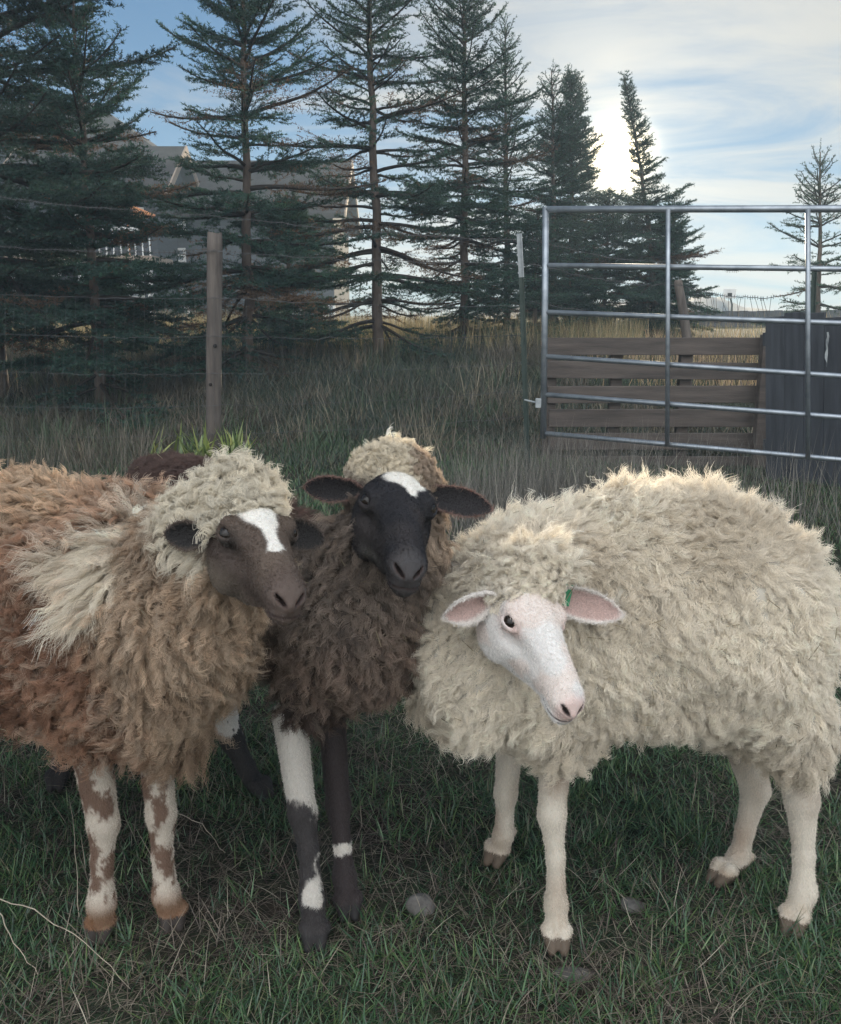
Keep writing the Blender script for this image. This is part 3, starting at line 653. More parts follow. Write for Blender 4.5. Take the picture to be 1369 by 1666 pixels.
# ------------------------------------------------------------------ spruces
M_NEEDLE = attr_fibre('spruce_needles', .35, .5, .02)
def spruce(name, base, H, Rr, seed, z0=.35, dens=1.0, whorl=.33, lean=(0, 0), needle=150, open_=0.0, dead=.12, tone=(.030, .062, .045), label='', upturn=.62, nsize=1.0, prof=.68, gaps=()):
    r = np.random.default_rng(seed); base = Vector(base)
    root = empty(name, base); lx, ly = lean
    axis = lambda z: np.array([base.x + lx * (z / H) ** 1.5, base.y + ly * (z / H) ** 1.5, base.z + z])
    mb = MB(); zs = np.linspace(-.15, H, 16); r0 = .008 * H + .022
    mb.tube([axis(max(z, 0)) + np.array([0, 0, min(z, 0)]) + r.normal(size=3) * .012 * np.array([1, 1, 0]) for z in zs], [r0 * (1 - max(z, 0) / H) ** .9 + .008 for z in zs], 9)
    tr = mb.build('trunk', M_BARK, root, smooth=True)
    A, D, Ln, K, Wd = [], [], [], [], []          # twigs: start, direction, length, kind, needle-less share
    wood = MB()
    z = z0
    brs = []
    while z < H - .12:
        nb = r.integers(4, 7) if z < H * .8 else r.integers(3, 6)
        a0 = r.uniform(0, 6.28)
        for b in range(nb): brs.append((z + r.uniform(-.05, .05), a0 + b * 6.283 / nb + r.uniform(-.3, .3), 1.0))
        if r.uniform() < .8 * dens:
            for b in range(int(2 * dens + .5)): brs.append((z + whorl * r.uniform(.3, .7), r.uniform(0, 6.28), .65))
        z += whorl * r.uniform(.8, 1.2) * (1 - .45 * z / H)
    for z, az, sc_ in brs:
        q = 1 - (z - z0) / (H - z0); q = min(max(q, .015), 1)
        if any(g[0] < z < g[1] for g in gaps): sc_ *= .22 if math.cos(az) < .5 else .6
        if gaps and z > gaps[0][1]: sc_ *= .50
        Lb = Rr * (q ** prof) * r.uniform(.55, 1.22) * sc_ + .12
        if z < z0 + .5: Lb *= .8
        el = math.radians(62 * (1 - q) ** 1.6 + 8 - 14 * q) + r.normal() * .12
        dirh = np.array([math.cos(az), math.sin(az), 0]); k = max(5, int(Lb / .16)); p = axis(z).copy(); pts = [p.copy()]; e = el
        azd = az
        for s in range(k):
            e += upturn * .9 / k * (1 if s > k * .35 else -1.1) ; azd += r.normal() * .06
            d = np.array([math.cos(azd) * math.cos(e), math.sin(azd) * math.cos(e), math.sin(e)]); p = p + d * Lb / k; pts.append(p.copy())
        pts = np.array(pts); isdead = (r.uniform() < dead) and q > .45
        wood.tube(pts, [.016 * Lb * (1 - i / len(pts)) + .004 for i in range(len(pts))], 4, cap=False)
        step = .080 / dens; ns = max(2, int(Lb / step))
        ss = np.linspace(.12 + open_ * r.uniform(.2, .8) * q, .97, ns)
        T = np.interp(ss * k, np.arange(k + 1), np.arange(k + 1)); i0 = np.minimum(T.astype(int), k - 1); fr_ = (T - i0)[:, None]
        P0 = pts[i0] * (1 - fr_) + pts[i0 + 1] * fr_; Dm = nrm(pts[i0 + 1] - pts[i0])
        # the branch's own needled end
        A.append(pts[k // 2:-1]); dd = pts[k // 2 + 1:] - pts[k // 2:-1]; Ln.append(np.linalg.norm(dd, axis=1)); D.append(nrm(dd)); K.append(np.full(len(dd), isdead))
        for side in (-1, 1):
            sd = nrm(np.cross(Dm, [0, 0, 1.0])) * side
            l2 = (.46 * Lb * (1 - ss) ** .8 + .08) * r.uniform(.6, 1.2, ns)
            d2 = nrm(Dm * .75 + sd * .85 + np.array([0, 0, 1]) * r.uniform(-.25, .25, (ns, 1)) + r.normal(size=(ns, 3)) * .1)
            A.append(P0); D.append(d2); Ln.append(l2); K.append(np.full(ns, isdead))
            n3 = np.maximum(0, (l2 / (.070 / dens)).astype(int)); tot = n3.sum()
            if tot:
                idx = np.repeat(np.arange(ns), n3); u = r.uniform(.15, .95, tot)
                P3 = P0[idx] + d2[idx] * (l2[idx] * u)[:, None]; s3 = nrm(np.cross(d2[idx], [0, 0, 1.0])) * r.choice([-1, 1], tot)[:, None]
                d3 = nrm(d2[idx] * .8 + s3 * .75 + np.array([0, 0, 1]) * r.uniform(-.3, .35, (tot, 1)))
                A.append(P3); D.append(d3); Ln.append(np.minimum(.16, (.05 + .45 * l2[idx] * (1 - u)) * r.uniform(.6, 1.2, tot))); K.append(np.full(tot, isdead))
    # leader
    A.append(np.array([axis(H - .02)])); D.append(np.array([[.05, 0, 1.0]])); Ln.append(np.array([.22])); K.append(np.array([False]))
    A = np.concatenate(A); D = nrm(np.concatenate(D)); Ln = np.concatenate(Ln); K = np.concatenate(K)
    if isinstance(K, np.ndarray) and dead: K = K | (r.uniform(size=len(K)) < .02)
    # twig wood ribbons
    sidev = nrm(np.cross(D, r.normal(size=D.shape))); w = .0028
    Vt = np.stack([A - sidev * w, A + sidev * w, A + D * Ln[:, None] + sidev * .001], 1).reshape(-1, 3); Ct = np.tile([.060, .042, .032], (len(Vt), 1))
    keep = np.where(K, .30, 1.0)
    cnt = np.maximum(1, (Ln * needle * dens ** .3 * keep * TREES).astype(int)); idx = np.repeat(np.arange(len(A)), cnt); nN = len(idx)
    u = r.uniform(0, 1.0, nN); Pn = A[idx] + D[idx] * (Ln[idx] * u)[:, None]
    rad = r.normal(size=(nN, 3)); rad = nrm(rad - D[idx] * np.sum(rad * D[idx], 1, keepdims=True)); rad[:, 2] += .25
    dn = nrm(rad + D[idx] * r.uniform(.4, .95, (nN, 1))); ln = .034 * nsize * r.uniform(.7, 1.2, nN)
    sd = nrm(np.cross(dn, r.normal(size=(nN, 3)))) * (.0048 * nsize)
    Vn = np.stack([Pn - sd, Pn + sd, Pn + dn * ln[:, None] + sd * .2], 1).reshape(-1, 3)
    tone = np.array(tone); br = r.uniform(.7, 1.35, len(A))[idx] * r.uniform(.85, 1.15, nN)
    c = tone[None] * br[:, None]; young = (r.uniform(size=len(A)) < .22)[idx]; c[young] = c[young] * np.array([1.35, 1.35, 1.1])
    c[K[idx]] = np.array([.10, .062, .036]) * br[K[idx]][:, None]
    Cn = np.repeat(c, 3, 0)
    Vw = np.array(wood.v); 
    # crown: woody branches (triangulated) + twigs + needles, one mesh
    Fw = np.array([f for f in wood.f]); Fw = np.concatenate([Fw[:, [0, 1, 2]], Fw[:, [0, 2, 3]]]) if len(Fw) else np.zeros((0, 3), int)
    Vall = np.concatenate([Vw, Vt, Vn]); Call = np.concatenate([np.tile([.045, .036, .030], (len(Vw), 1)), Ct, Cn])
    Fall = np.concatenate([Fw, np.arange(len(Vt)).reshape(-1, 3) + len(Vw), np.arange(len(Vn)).reshape(-1, 3) + len(Vw) + len(Vt)])
    crown = link('crown', np_mesh('crown', Vall, Fall, Call, smooth=False), root, [M_NEEDLE])
    localize(root, [tr, crown]); tag(root, label, 'spruce tree', 'spruces along the far side of the fence')
    print('tree', name, len(Fall), round(time.time() - T0, 1))
    return root
TR = [ # px at base, Y, top px (x, y), radius
 dict(x=-10, Y=9.6, top=(-25, -520), Rr=2.3, seed=1, dens=1.0, z0=.9, tone=(.022, .046, .036), label='large dark spruce cut off by the left edge'),
 dict(x=155, Y=9.3, top=(118, -8), Rr=1.38, seed=2, dens=1.05, z0=.25, open_=.38, tone=(.024, .058, .044), label='dense blue-green spruce with its tip just in view, second from the left'),
 dict(x=402, Y=11.2, top=(396, -190), Rr=1.70, prof=.55, seed=3, dens=.85, dead=.2, z0=.30, tone=(.026, .060, .046), label='wide spruce with long upturned boughs rising behind the wooden post', open_=.05),
 dict(x=614, Y=12.4, top=(590, -240), Rr=1.75, seed=4, dens=.8, z0=.5, dead=.45, open_=.30, label='tall open spruce with thin brown lower boughs above the black-faced sheep'),
 dict(x=757, Y=14.0, top=(757, -110), Rr=1.5, seed=5, dens=1.0, z0=.4, dead=.3, open_=.1, label='slender tall spruce, its top cut off, left of the steel post'),
 dict(x=826, Y=16.2, top=(822, 44), Rr=1.25, seed=6, dens=.8, z0=.4, dead=.3, open_=.1, label='narrow spruce whose tip stands just left of the steel fence post'),
 dict(x=902, Y=17.0, top=(900, 116), Rr=1.05, seed=7, dens=1.0, z0=.3, label='small spruce with a forked-looking tip over the hinge end of the gate'),
 dict(x=930, Y=17.6, top=(930, 124), Rr=1.05, seed=8, dens=1.3, z0=.2, whorl=.24, label='dense pointed spruce just left of the glowing sun'),
 dict(x=1070, Y=17.9, top=(1018, 134), Rr=1.3, seed=9, dens=1.3, z0=.2, whorl=.24, prof=.9, label='spruce with a bent bare tip right of the glowing sun', gaps=((2.55, 3.85),)),
 dict(x=1334, Y=15.0, top=(1334, 247), Rr=1.05, seed=10, dens=.65, z0=.4, open_=.15, upturn=.5, label='sparse young spruce on its own above the dark board panel'),
]
for q in TR:
    x, Y = U(q['x'], 500, q['Y']).x, q['Y']; b = gpt(x, Y, -.03); t = U(*q['top'], Y); kw = {k: v for k, v in q.items() if k not in ('x', 'Y', 'top')}
    spruce('spruce_tree', b, t.z - b.z, lean=(t.x - b.x, 0), **kw)
# a low young spruce filling the foot of the row, and one beside the bent spruce
for (x, Y, ty, Rr, sd_, lb) in ((984, 18.6, 318, 1.2, 21, 'short bushy spruce under the sun between two taller ones'), (470, 12.8, 330, 1.15, 22, 'low bushy spruce between the two tall ones behind the wooden post'),
                                (872, 15.5, 350, .9, 23, 'low dark spruce directly behind the steel fence post'), (1088, 19.0, 330, 1.0, 24, 'low spruce whose boughs stick out at the middle bar of the gate')):
    xx_ = U(x, 500, Y).x; b = gpt(xx_, Y, -.03); t = U(x, ty, Y)
    spruce('spruce_tree', b, t.z - b.z, Rr, sd_, z0=.12, dens=1.15, whorl=.24, label=lb)

# ------------------------------------------------------------------ blades and stems
M_GRASS = attr_fibre('grass_blades', .35, .35, .035)
M_STRAW = attr_fibre('dry_stems', .25, .5, .02)
def blades(name, X, Y, L, Wd, lean, C, rng, mat, seg=3, label=None, zoff=-.004, azb=None):
    n = len(X); Z = gz(X, Y) + zoff; az = rng.uniform(0, 6.283, n) if azb is None else azb
    d = np.stack([np.cos(az), np.sin(az), np.zeros(n)], 1); s_ = np.stack([-np.sin(az), np.cos(az), np.zeros(n)], 1)
    tw = rng.uniform(-.9, .9, n)[:, None]; s_ = nrm(s_ + d * tw)
    P = np.stack([X, Y, Z], 1); V = []
    a = np.minimum(1.5, lean * rng.uniform(.4, 1.6, n)); a1 = a * rng.uniform(.8, 2.2, n)
    for k in range(seg + 1):
        t = k / seg; w = Wd * (1 - t ** 1.7) * (1 if k else .7)
        if k:
            ang = np.minimum(a + (a1 - a) * t, 1.9); P = P + (d * np.sin(ang)[:, None] + np.array([0, 0, 1]) * np.cos(ang)[:, None]) * (L / seg)[:, None]
            P[:, 2] = np.maximum(P[:, 2], Z + .002)
        if k < seg: V += [P - s_ * w[:, None] / 2, P + s_ * w[:, None] / 2]
        else: V.append(P.copy())
    V = np.stack(V, 1); m_ = 2 * seg + 1; F_ = []
    for k in range(seg - 1): F_ += [[2 * k, 2 * k + 1, 2 * k + 3], [2 * k, 2 * k + 3, 2 * k + 2]]
    F_.append([2 * seg - 2, 2 * seg - 1, 2 * seg]); F_ = np.array(F_)
    Fc = (F_[None] + (np.arange(n) * m_)[:, None, None]).reshape(-1, 3)
    me = np_mesh(name, V.reshape(-1, 3), Fc, np.repeat(C, m_, 0), smooth=False)
    o = link(name, me, None, [mat]); tag(o, label, kind='stuff'); return o
def scatter(n, y0, y1, rng, margin=.35, power=1.0, x=None):
    y = y0 + (y1 - y0) * rng.uniform(0, 1, n) ** power; w = .478 * y * 1.02 + margin
    return rng.uniform(-1, 1, n) * w, y
def patch(X, Y, s, seed): return lump(np.stack([X, Y, 0 * X], -1), s, seed) + .6 * lump(np.stack([X, Y, 0 * X], -1), s * 2.4, seed + 1)
def pick(rng, n, pal, p): return np.array(pal)[rng.choice(len(pal), n, p=p)] * rng.uniform(.7, 1.35, (n, 1))
r = np.random.default_rng(77)
GREEN = [(.046, .108, .048), (.074, .150, .058), (.036, .082, .044), (.115, .175, .062), (.16, .155, .09)]
# close turf
X, Y = scatter(int(150000 * GRASS), 1.02, 3.3, r, .25); q = patch(X, Y, 5, 61) + r.normal(size=len(X)) * .5; k = q > -.15; X, Y, q = X[k], Y[k], q[k]
L = r.uniform(.016, .046, len(X)) * (1 + .35 * sstep(q, 0, 1.2)); C = pick(r, len(X), GREEN, [.3, .25, .25, .13, .07])
blades('grass', X, Y, L, r.uniform(.0014, .0034, len(X)), 1.0, C, r, M_GRASS, label='short dark green turf the sheep stand on')
# coarser tufts with longer blades in the turf
c = np.stack(scatter(420, 1.0, 3.6, r, .2), 1); idx = r.integers(0, len(c), int(26000 * GRASS)); X = c[idx, 0] + r.normal(size=len(idx)) * .022; Y = c[idx, 1] + r.normal(size=len(idx)) * .022
blades('grass_tufts', X, Y, r.uniform(.030, .072, len(X)), r.uniform(.002, .0042, len(X)), .85, pick(r, len(X), GREEN, [.3, .3, .15, .2, .05]), r, M_GRASS, 4, label='longer green tufts scattered through the turf')
# dead thatch lying flat
X, Y = scatter(int(44000 * GRASS), 1.02, 3.6, r, .25); q = patch(X, Y, 5, 61) + r.normal(size=len(X)) * .8; k = q < .7; X, Y = X[k], Y[k]
blades('dead_thatch', X, Y, r.uniform(.03, .11, len(X)), r.uniform(.0010, .0022, len(X)), 1.35, pick(r, len(X), [(.20, .17, .13), (.13, .105, .085), (.30, .27, .21), (.07, .05, .045)], [.3, .35, .1, .25]), r, M_STRAW, 4, label='dead straw and roots matted between the green blades', zoff=.004)
# middle distance
X, Y = scatter(int(90000 * GRASS), 3.2, 7.6, r, .4); q = patch(X, Y, 2.4, 63) + r.normal(size=len(X)) * .6; k = q > -.5; X, Y = X[k], Y[k]
blades('pasture_grass', X, Y, r.uniform(.03, .09, len(X)), r.uniform(.003, .006, len(X)), .6, pick(r, len(X), GREEN + [(.16, .14, .10)], [.22, .2, .2, .13, .1, .15]), r, M_GRASS, label='cropped pasture grass between the sheep and the fence')
# rank dry weeds beyond the fence, up the bank
X, Y = scatter(int(120000 * GRASS), 6.4, 14.5, r, .8); q = patch(X, Y, 1.5, 65)
L = (.09 + .17 * sstep(Y, 7, 12.5)) * r.uniform(.5, 1.5, len(X)) * (1 + .35 * q)
BW = pick(r, len(X), [(.050, .078, .060), (.085, .100, .075), (.15, .135, .10), (.040, .058, .046), (.24, .21, .15)], [.28, .26, .19, .18, .09])
bp_ = sstep(patch(X, Y, 1.1, 88), .1, .9)[:, None]; BW = BW * (1 - bp_ * .75) + np.array([.125, .105, .078]) * bp_ * .75 * r.uniform(.6, 1.3, (len(X), 1))
BW *= .78
blades('bank_weeds', X, Y, np.maximum(L, .04), r.uniform(.003, .007, len(X)), .75, BW, r, M_STRAW, label='grey-green rank grass covering the bank under the spruces')
# ragged clumps of weeds on the bank
cx_, cy_ = scatter(230, 6.8, 13.5, r, .6); idx = r.integers(0, 230, int(13000 * GRASS)); hh = r.uniform(.5, 1.5, 230); kk = r.integers(0, 3, 230)
X = cx_[idx] + r.normal(size=len(idx)) * .13; Y = cy_[idx] + r.normal(size=len(idx)) * .13; CP_ = np.array([(.13, .105, .08), (.055, .085, .045), (.20, .17, .12)])[kk[idx]] * r.uniform(.5, 1.3, (len(idx), 1))
blades('rank_weeds', X, Y, r.uniform(.12, .34, len(X)) * hh[idx], r.uniform(.004, .010, len(X)), .5, CP_, r, M_STRAW, 4, label='ragged brown and green weed clumps dotted over the bank')
# tall straw along the top of the bank
X, Y = scatter(int(26000 * GRASS), 12.5, 21, r, 1.2); k = (X < .24 * Y) | (r.uniform(size=len(X)) < .12); X, Y = X[k], Y[k]
blades('tall_straw', X, Y, r.uniform(.25, .62, len(X)), r.uniform(.005, .010, len(X)), .22, pick(r, len(X), [(.34, .26, .14), (.22, .18, .09), (.14, .14, .07)], [.35, .35, .3]), r, M_STRAW, label='tall straw-yellow grass at the feet of the spruces')
# grey dry stems in front of the gate
cs = [(U(900, 700, 5.0).x, 5.0, .34, 1300), (U(850, 700, 4.5).x, 4.5, .28, 900), (U(980, 700, 4.6).x, 4.7, .25, 500), (U(780, 700, 4.1).x, 4.0, .22, 350), (U(1100, 700, 4.8).x, 4.9, .30, 350), (U(1290, 700, 4.6).x, 4.6, .3, 350)]
X = np.concatenate([cx_ + r.normal(size=n_) * s_ for cx_, cy_, s_, n_ in cs]); Y = np.concatenate([cy_ + r.normal(size=n_) * s_ * .8 for cx_, cy_, s_, n_ in cs])
blades('dry_stems', X, Y, r.uniform(.22, .58, len(X)), r.uniform(.0022, .0045, len(X)), .30, pick(r, len(X), [(.16, .15, .13), (.11, .105, .095), (.24, .22, .18)], [.4, .4, .2]), r, M_STRAW, 5, label='grey dry stems standing at the hinge end of the gate')
# stems left of the wooden post
X = r.uniform(-4.2, -1.9, int(1600)); Y = r.uniform(5.6, 7.2, len(X))
blades('weed_stalks', X, Y, r.uniform(.15, .50, len(X)), r.uniform(.003, .006, len(X)), .35, pick(r, len(X), [(.14, .12, .095), (.09, .08, .06), (.06, .07, .045)], [.4, .35, .25]), r, M_STRAW, 5, label='brown weed stalks left of the wooden post')
# bright broad-leaved weeds at the foot of the wooden post
for (px_, py_, s_, n_, lb) in ((378, 700, .060, 70, 'bright yellow-green weed clump right of the wooden post'), (322, 712, .05, 40, 'smaller yellow-green weed clump left of the wooden post'), (262, 738, .12, 16, 'low sunlit weed clump far left of the wooden post')):
    cx_ = U(px_, py_, 6.75).x; X = cx_ + r.normal(size=n_) * s_; Y = 6.75 + r.normal(size=n_) * s_
    o = blades('weed_clump', X, Y, r.uniform(.12, .36, n_), r.uniform(.018, .036, n_), .50, pick(r, n_, [(.19, .24, .075), (.31, .33, .12), (.10, .15, .055)], [.4, .3, .3]), r, M_GRASS, 4)
    o['kind'] = 'thing'; tag(o, lb, 'weed', 'green weeds at the wooden post')

# ------------------------------------------------------------------ fence, gate, panels
M_WOOD = noise_mat('weathered_post', (.062, .052, .046), (.125, .106, .092), 6, .9, .7, stretch=(4, 4, .5), bscale=22, bdist=.01)
M_BOARD = noise_mat('weathered_board', (.050, .042, .038), (.100, .082, .072), 5, .9, .6, stretch=(.5, 4, 5), bscale=30, bdist=.006)
M_DARKB = noise_mat('dark_stained_board', (.032, .035, .041), (.058, .063, .073), 5, .8, .5, stretch=(5, 5, .4), bscale=26, bdist=.006)
M_GALV = noise_mat('galvanised_tube', (.20, .225, .25), (.34, .37, .40), 14, .45, .08, metallic=.75, spec=.5)
M_WIRE = noise_mat('fence_wire', (.050, .050, .052), (.11, .11, .11), 20, .85, .1, spec=.1)
M_GREENP = noise_mat('green_steel_post', (.020, .035, .030), (.045, .060, .050), 20, .6, .2)
M_WHITEP = noise_mat('white_post_tip', (.20, .22, .23), (.34, .36, .36), 20, .6, .1)
M_DARK = noise_mat('dark_hole', (.010, .008, .007), (.02, .015, .012), 20, .9, .1)
M_TAG = noise_mat('green_tag_plastic', (.02, .16, .07), (.03, .22, .10), 10, .45, .05)

# wooden post
pt, pb = U(349, 380, 7.0), U(345, 745, 7.0); post = empty('fence_post', gpt(pb.x, 7.0)); b_ = gpt(pb.x, 7.0, -.1)
mb = MB(); nn = 18; m2 = 16; vs_ = []; r = np.random.default_rng(8)
for i in range(nn):
    t = i / (nn - 1); c = Vector(b_).lerp(pt, t); rad = .060 - .004 * t
    for k in range(m2):
        a = 6.283 * k / m2; w = rad * (1 + .05 * math.sin(3 * a + t * 2) + .03 * math.sin(7 * a + 9 * t) + r.normal() * .008); w *= .93 if i == nn - 1 else 1
        vs_.append(c + Vector((math.cos(a) * w, math.sin(a) * w, (.010 * math.sin(2 * a) if i == nn - 1 else 0))))
mb.add(vs_, [(i * m2 + k, i * m2 + (k + 1) % m2, (i + 1) * m2 + (k + 1) % m2, (i + 1) * m2 + k) for i in range(nn - 1) for k in range(m2)] + [tuple((nn - 1) * m2 + k for k in range(m2))])
kids = [mb.build('shaft', M_WOOD, post, smooth=True)]
for (kx, ky) in ((349, 563), (342, 626)):
    c = U(kx, ky, 6.937); mb = MB(); mb.tube([c + Vector((0, .015, 0)), c + Vector((0, -.004, 0))], [.016, .012], 10); kids.append(mb.build('knot', M_DARK, post, smooth=True))
for ky in (409, 484, 547, 607, 660, 706):
    c = U(347, ky, 6.94); mb = MB(); mb.tube([c + Vector((-.012, .02, 0)), c + Vector((-.012, -.010, 0)), c + Vector((.012, -.010, 0)), c + Vector((.012, .02, 0))], .002, 5); kids.append(mb.build('staple', M_WIRE, post))
localize(post, kids); tag(post, 'round weathered wooden fence post with two dark knots', 'fence post')

def tpost(name, top, bot, Y, white, label):
    a, b = U(*bot, Y), U(*top, Y); b2 = gpt(a.x, Y, -.1); root = empty(name, gpt(a.x, Y)); kd = []
    def prof(p, q, mat, nm):
        mb = MB(); ax = (q - p); mid = (p + q) / 2; M = ax.to_track_quat('Z', 'Y').to_matrix(); h = ax.length
        mb.box(mid, (.034, .005, h), M); mb.box(mid + M @ Vector((0, -.0155, 0)), (.005, .026, h), M)
        for i in range(int(h / .054)): mb.box(p + ax * ((i + .5) * .054 / h) + M @ Vector((0, -.031, 0)), (.009, .005, .012), M)
        kd.append(mb.build(nm, mat, root))
    c = Vector(a).lerp(b, 1 - white); prof(b2, c, M_GREENP, 'shaft'); prof(c + (b - c) * .001, b, M_WHITEP, 'painted_tip')
    localize(root, kd); tag(root, label, 'fence post'); return a, b
tpost('steel_post', (849, 380), (867, 722), 5.75, .20, 'steel T-post with a pale painted tip beside the gate hinge')
tpost('steel_post', (1328, 432), (1329, 640), 6.6, .01, 'dark steel T-post standing behind the dark board panel')

# wire fence from the left edge to the steel post
wf = empty('wire_fence', gpt(-3, 7.2)); kd = []
def sagline(p, q, sag, n=24, jit=.004):
    return [Vector(p).lerp(Vector(q), i / n) + Vector((0, 0, -sag * 4 * (i / n) * (1 - i / n))) + Vector(r.normal(size=3) * jit) for i in range(n + 1)]
def barbs(mb, pts):
    for i in range(1, len(pts) * 2 - 2):
        k = i // 2; p = Vector(pts[k]).lerp(Vector(pts[k + 1]), .5 * (i % 2))
        for s in (-1, 1): mb.tube([p + Vector((-.004, -.014, -s * .014)), p + Vector((.004, .014, s * .014))], .0014, 3)
hw_ = [((-40, 315), (350, 352), (849, 392), 1), ((-40, 400), (347, 409), (850, 428), 1), ((-40, 476), (347, 484), (853, 498), 0), ((-40, 541), (347, 547), (856, 545), 0), ((-40, 603), (347, 607), (858, 590), 0), ((-40, 659), (347, 660), (861, 635), 0), ((-40, 708), (347, 706), (864, 678), 0)]
HP = []
for a, b, c, barb in hw_:
    p0, p1, p2 = U(*a, 6.9), U(*b, 6.93), U(*c, 5.77); L_ = sagline(p0, p1, .02) + sagline(p1, p2, .02)[1:]
    mb = MB(); mb.tube(L_, .0016 if not barb else .0021, 5, cap=False)
    if barb: barbs(mb, L_)
    kd.append(mb.build('barbed_strand' if barb else 'line_wire', M_WIRE, wf)); HP.append(L_)
mb = MB(); tops, bots = HP[2], HP[6]
for i in range(1, 48):
    t = i; k = i; f_ = 0.0; lst = [HP[h][k].copy() for h in range(2, 7)]
    bend = r.normal() * .012; lst[2] += Vector((bend, 0, 0)); lst[1] += Vector((bend * .6, 0, 0)); lst[4] += Vector((.03, 0, 0))
    mb = MB(); mb.tube(lst, .0009, 4, cap=False); kd.append(mb.build('stay_wire', M_WIRE, wf))
localize(wf, kd); tag(wf, 'woven wire fence with two barbed strands running past the wooden post', 'wire fence')

# wires beyond the gate: from the steel post to the leaning post and the dark panel
wf = empty('wire_fence', gpt(2.5, 8.0)); kd = []; A0 = [(860, 388), (862, 428), (866, 490)]; B0 = [(1108, 425), (1108, 463), (1109, 512)]; C0 = [(1262, 436), (1262, 484), (1262, 520)]
HP = []
for a, b, c in zip(A0, B0, C0):
    L_ = sagline(U(*a, 6.0), U(*b, 8.8), .05) + sagline(U(*b, 8.8), U(*c, 6.5), .04)[1:]; mb = MB(); mb.tube(L_, .0026, 5, cap=False); barbs(mb, L_); kd.append(mb.build('barbed_strand', M_WIRE, wf)); HP.append(L_)
mb = MB()
for i in range(25, 48): kd.append(MB().tube([HP[1][i], HP[2][i] + Vector((r.normal() * .05, 0, 0))], .0016, 4, cap=False).build('stay_wire', M_WIRE, wf))
localize(wf, kd); tag(wf, 'sagging barbed wire strands behind the gate, tied to the leaning post', 'wire fence')

# leaning stump post
a, b = U(1120, 566, 9.0), U(1104, 459, 9.0); b2 = Vector((a.x + .03, 9.0, float(gz(a.x, 9.0)) - .1)); mb = MB()
mb.tube([b2, a, (a + b) / 2 + Vector((.01, 0, 0)), b, b + Vector((-.003, 0, .02))], [.055, .05, .045, .042, .030], 12); o = mb.build('wooden_stake', M_WOOD, smooth=True); tag(o, 'short leaning wooden stake behind the gate, left of the far mountain', 'post')

# board panel behind the gate
bp = empty('board_fence', gpt(2.0, 6.7)); kd = []; XL, XR, Yp = U(893, 600, 6.8).x, U(1252, 600, 6.7).x, 6.75
pitch_ = .176; z_top = U(1000, 549, 6.75).z; rb = np.random.default_rng(3)
for i in range(6):
    z = z_top - .065 - i * pitch_; w = XR - XL + rb.normal() * .02
    mb = MB(); mb.box(((XL + XR) / 2 + rb.normal() * .01, Yp + rb.normal() * .003, z), (w, .032, .128 + rb.normal() * .004), Matrix.Rotation(rb.normal() * .003, 3, 'Y')); kd.append(mb.build('board', M_BOARD, bp, bevel=.004))
for xp_, wd, front in ((1246, .095, 1), (1122, .085, 0), (1008, .085, 0), (900, .085, 0)):
    x_ = U(xp_, 600, 6.7).x; z1 = z_top + (.02 if front else -.02); mb = MB(); mb.box((x_, Yp + (-.060 if front else .060), (z1 - .1) / 2), (wd, .08, z1 + .1)); kd.append(mb.build('upright', M_BOARD, bp, bevel=.005))
localize(bp, kd); tag(bp, 'weathered horizontal board fence section standing behind the tube gate', 'board fence')

# dark vertical panel
dp = empty('board_windbreak', gpt(3.0, 6.0)); kd = []; p0, p1 = U(1257, 500, 6.3), U(1430, 495, 5.7); ax = (p1 - p0); ax.z = 0; Lp = 2.6; ax.normalize(); M = Matrix(((ax.x, -ax.y, 0), (ax.y, ax.x, 0), (0, 0, 1)))
n_ = 18; wv = Lp / n_
for i in range(n_):
    c = p0 + ax * (wv * (i + .5)); top = p0.z + .012 * rb.normal() + (.02 if i > 7 else 0); mb = MB()
    mb.box((c.x, c.y + rb.normal() * .003, (top - .1) / 2), (wv - .003, .026, top + .1), M); kd.append(mb.build('board', M_DARKB, dp, bevel=.003))
mb = MB(); mb.box(p0 + ax * Lp / 2 + Vector((0, .035, 0)) - Vector((0, 0, .16)), (Lp, .04, .09), M); mb.box(p0 + ax * Lp / 2 + Vector((0, .035, 0)) - Vector((0, 0, .9)), (Lp, .04, .09), M); kd.append(mb.build('rail', M_DARKB, dp))
localize(dp, kd); dp.rotation_euler = (0, -.085, 0); dp.location.x += .06; tag(dp, 'tall dark board panel at the right edge behind the gate', 'board panel')
c0 = U(1341, 540, 5.93); mb = MB(); vs_ = []
for i in range(9):
    t = i / 8; x_ = c0.x + .003 * math.sin(i * 1.9) + .012 * t; w = .007 + .006 * math.sin(i * 2.3) ** 2 - .005 * t; z_ = c0.z - .22 * t
    for dy in (0, .003): vs_ += [(x_ - w, c0.y - .06 + dy - .01 * math.sin(i), z_), (x_ + w, c0.y - .055 + dy, z_)]
mb.add(vs_, [(4 * i, 4 * i + 1, 4 * i + 5, 4 * i + 4) for i in range(8)] + [(4 * i + 3, 4 * i + 2, 4 * i + 6, 4 * i + 7) for i in range(8)] + [(4 * i + 1, 4 * i + 3, 4 * i + 7, 4 * i + 5) for i in range(8)] + [(4 * i + 2, 4 * i, 4 * i + 4, 4 * i + 6) for i in range(8)])
tag(mb.build('torn_strip', M_WHITEP), 'torn white plastic strip hanging on the dark board panel', 'plastic strip')

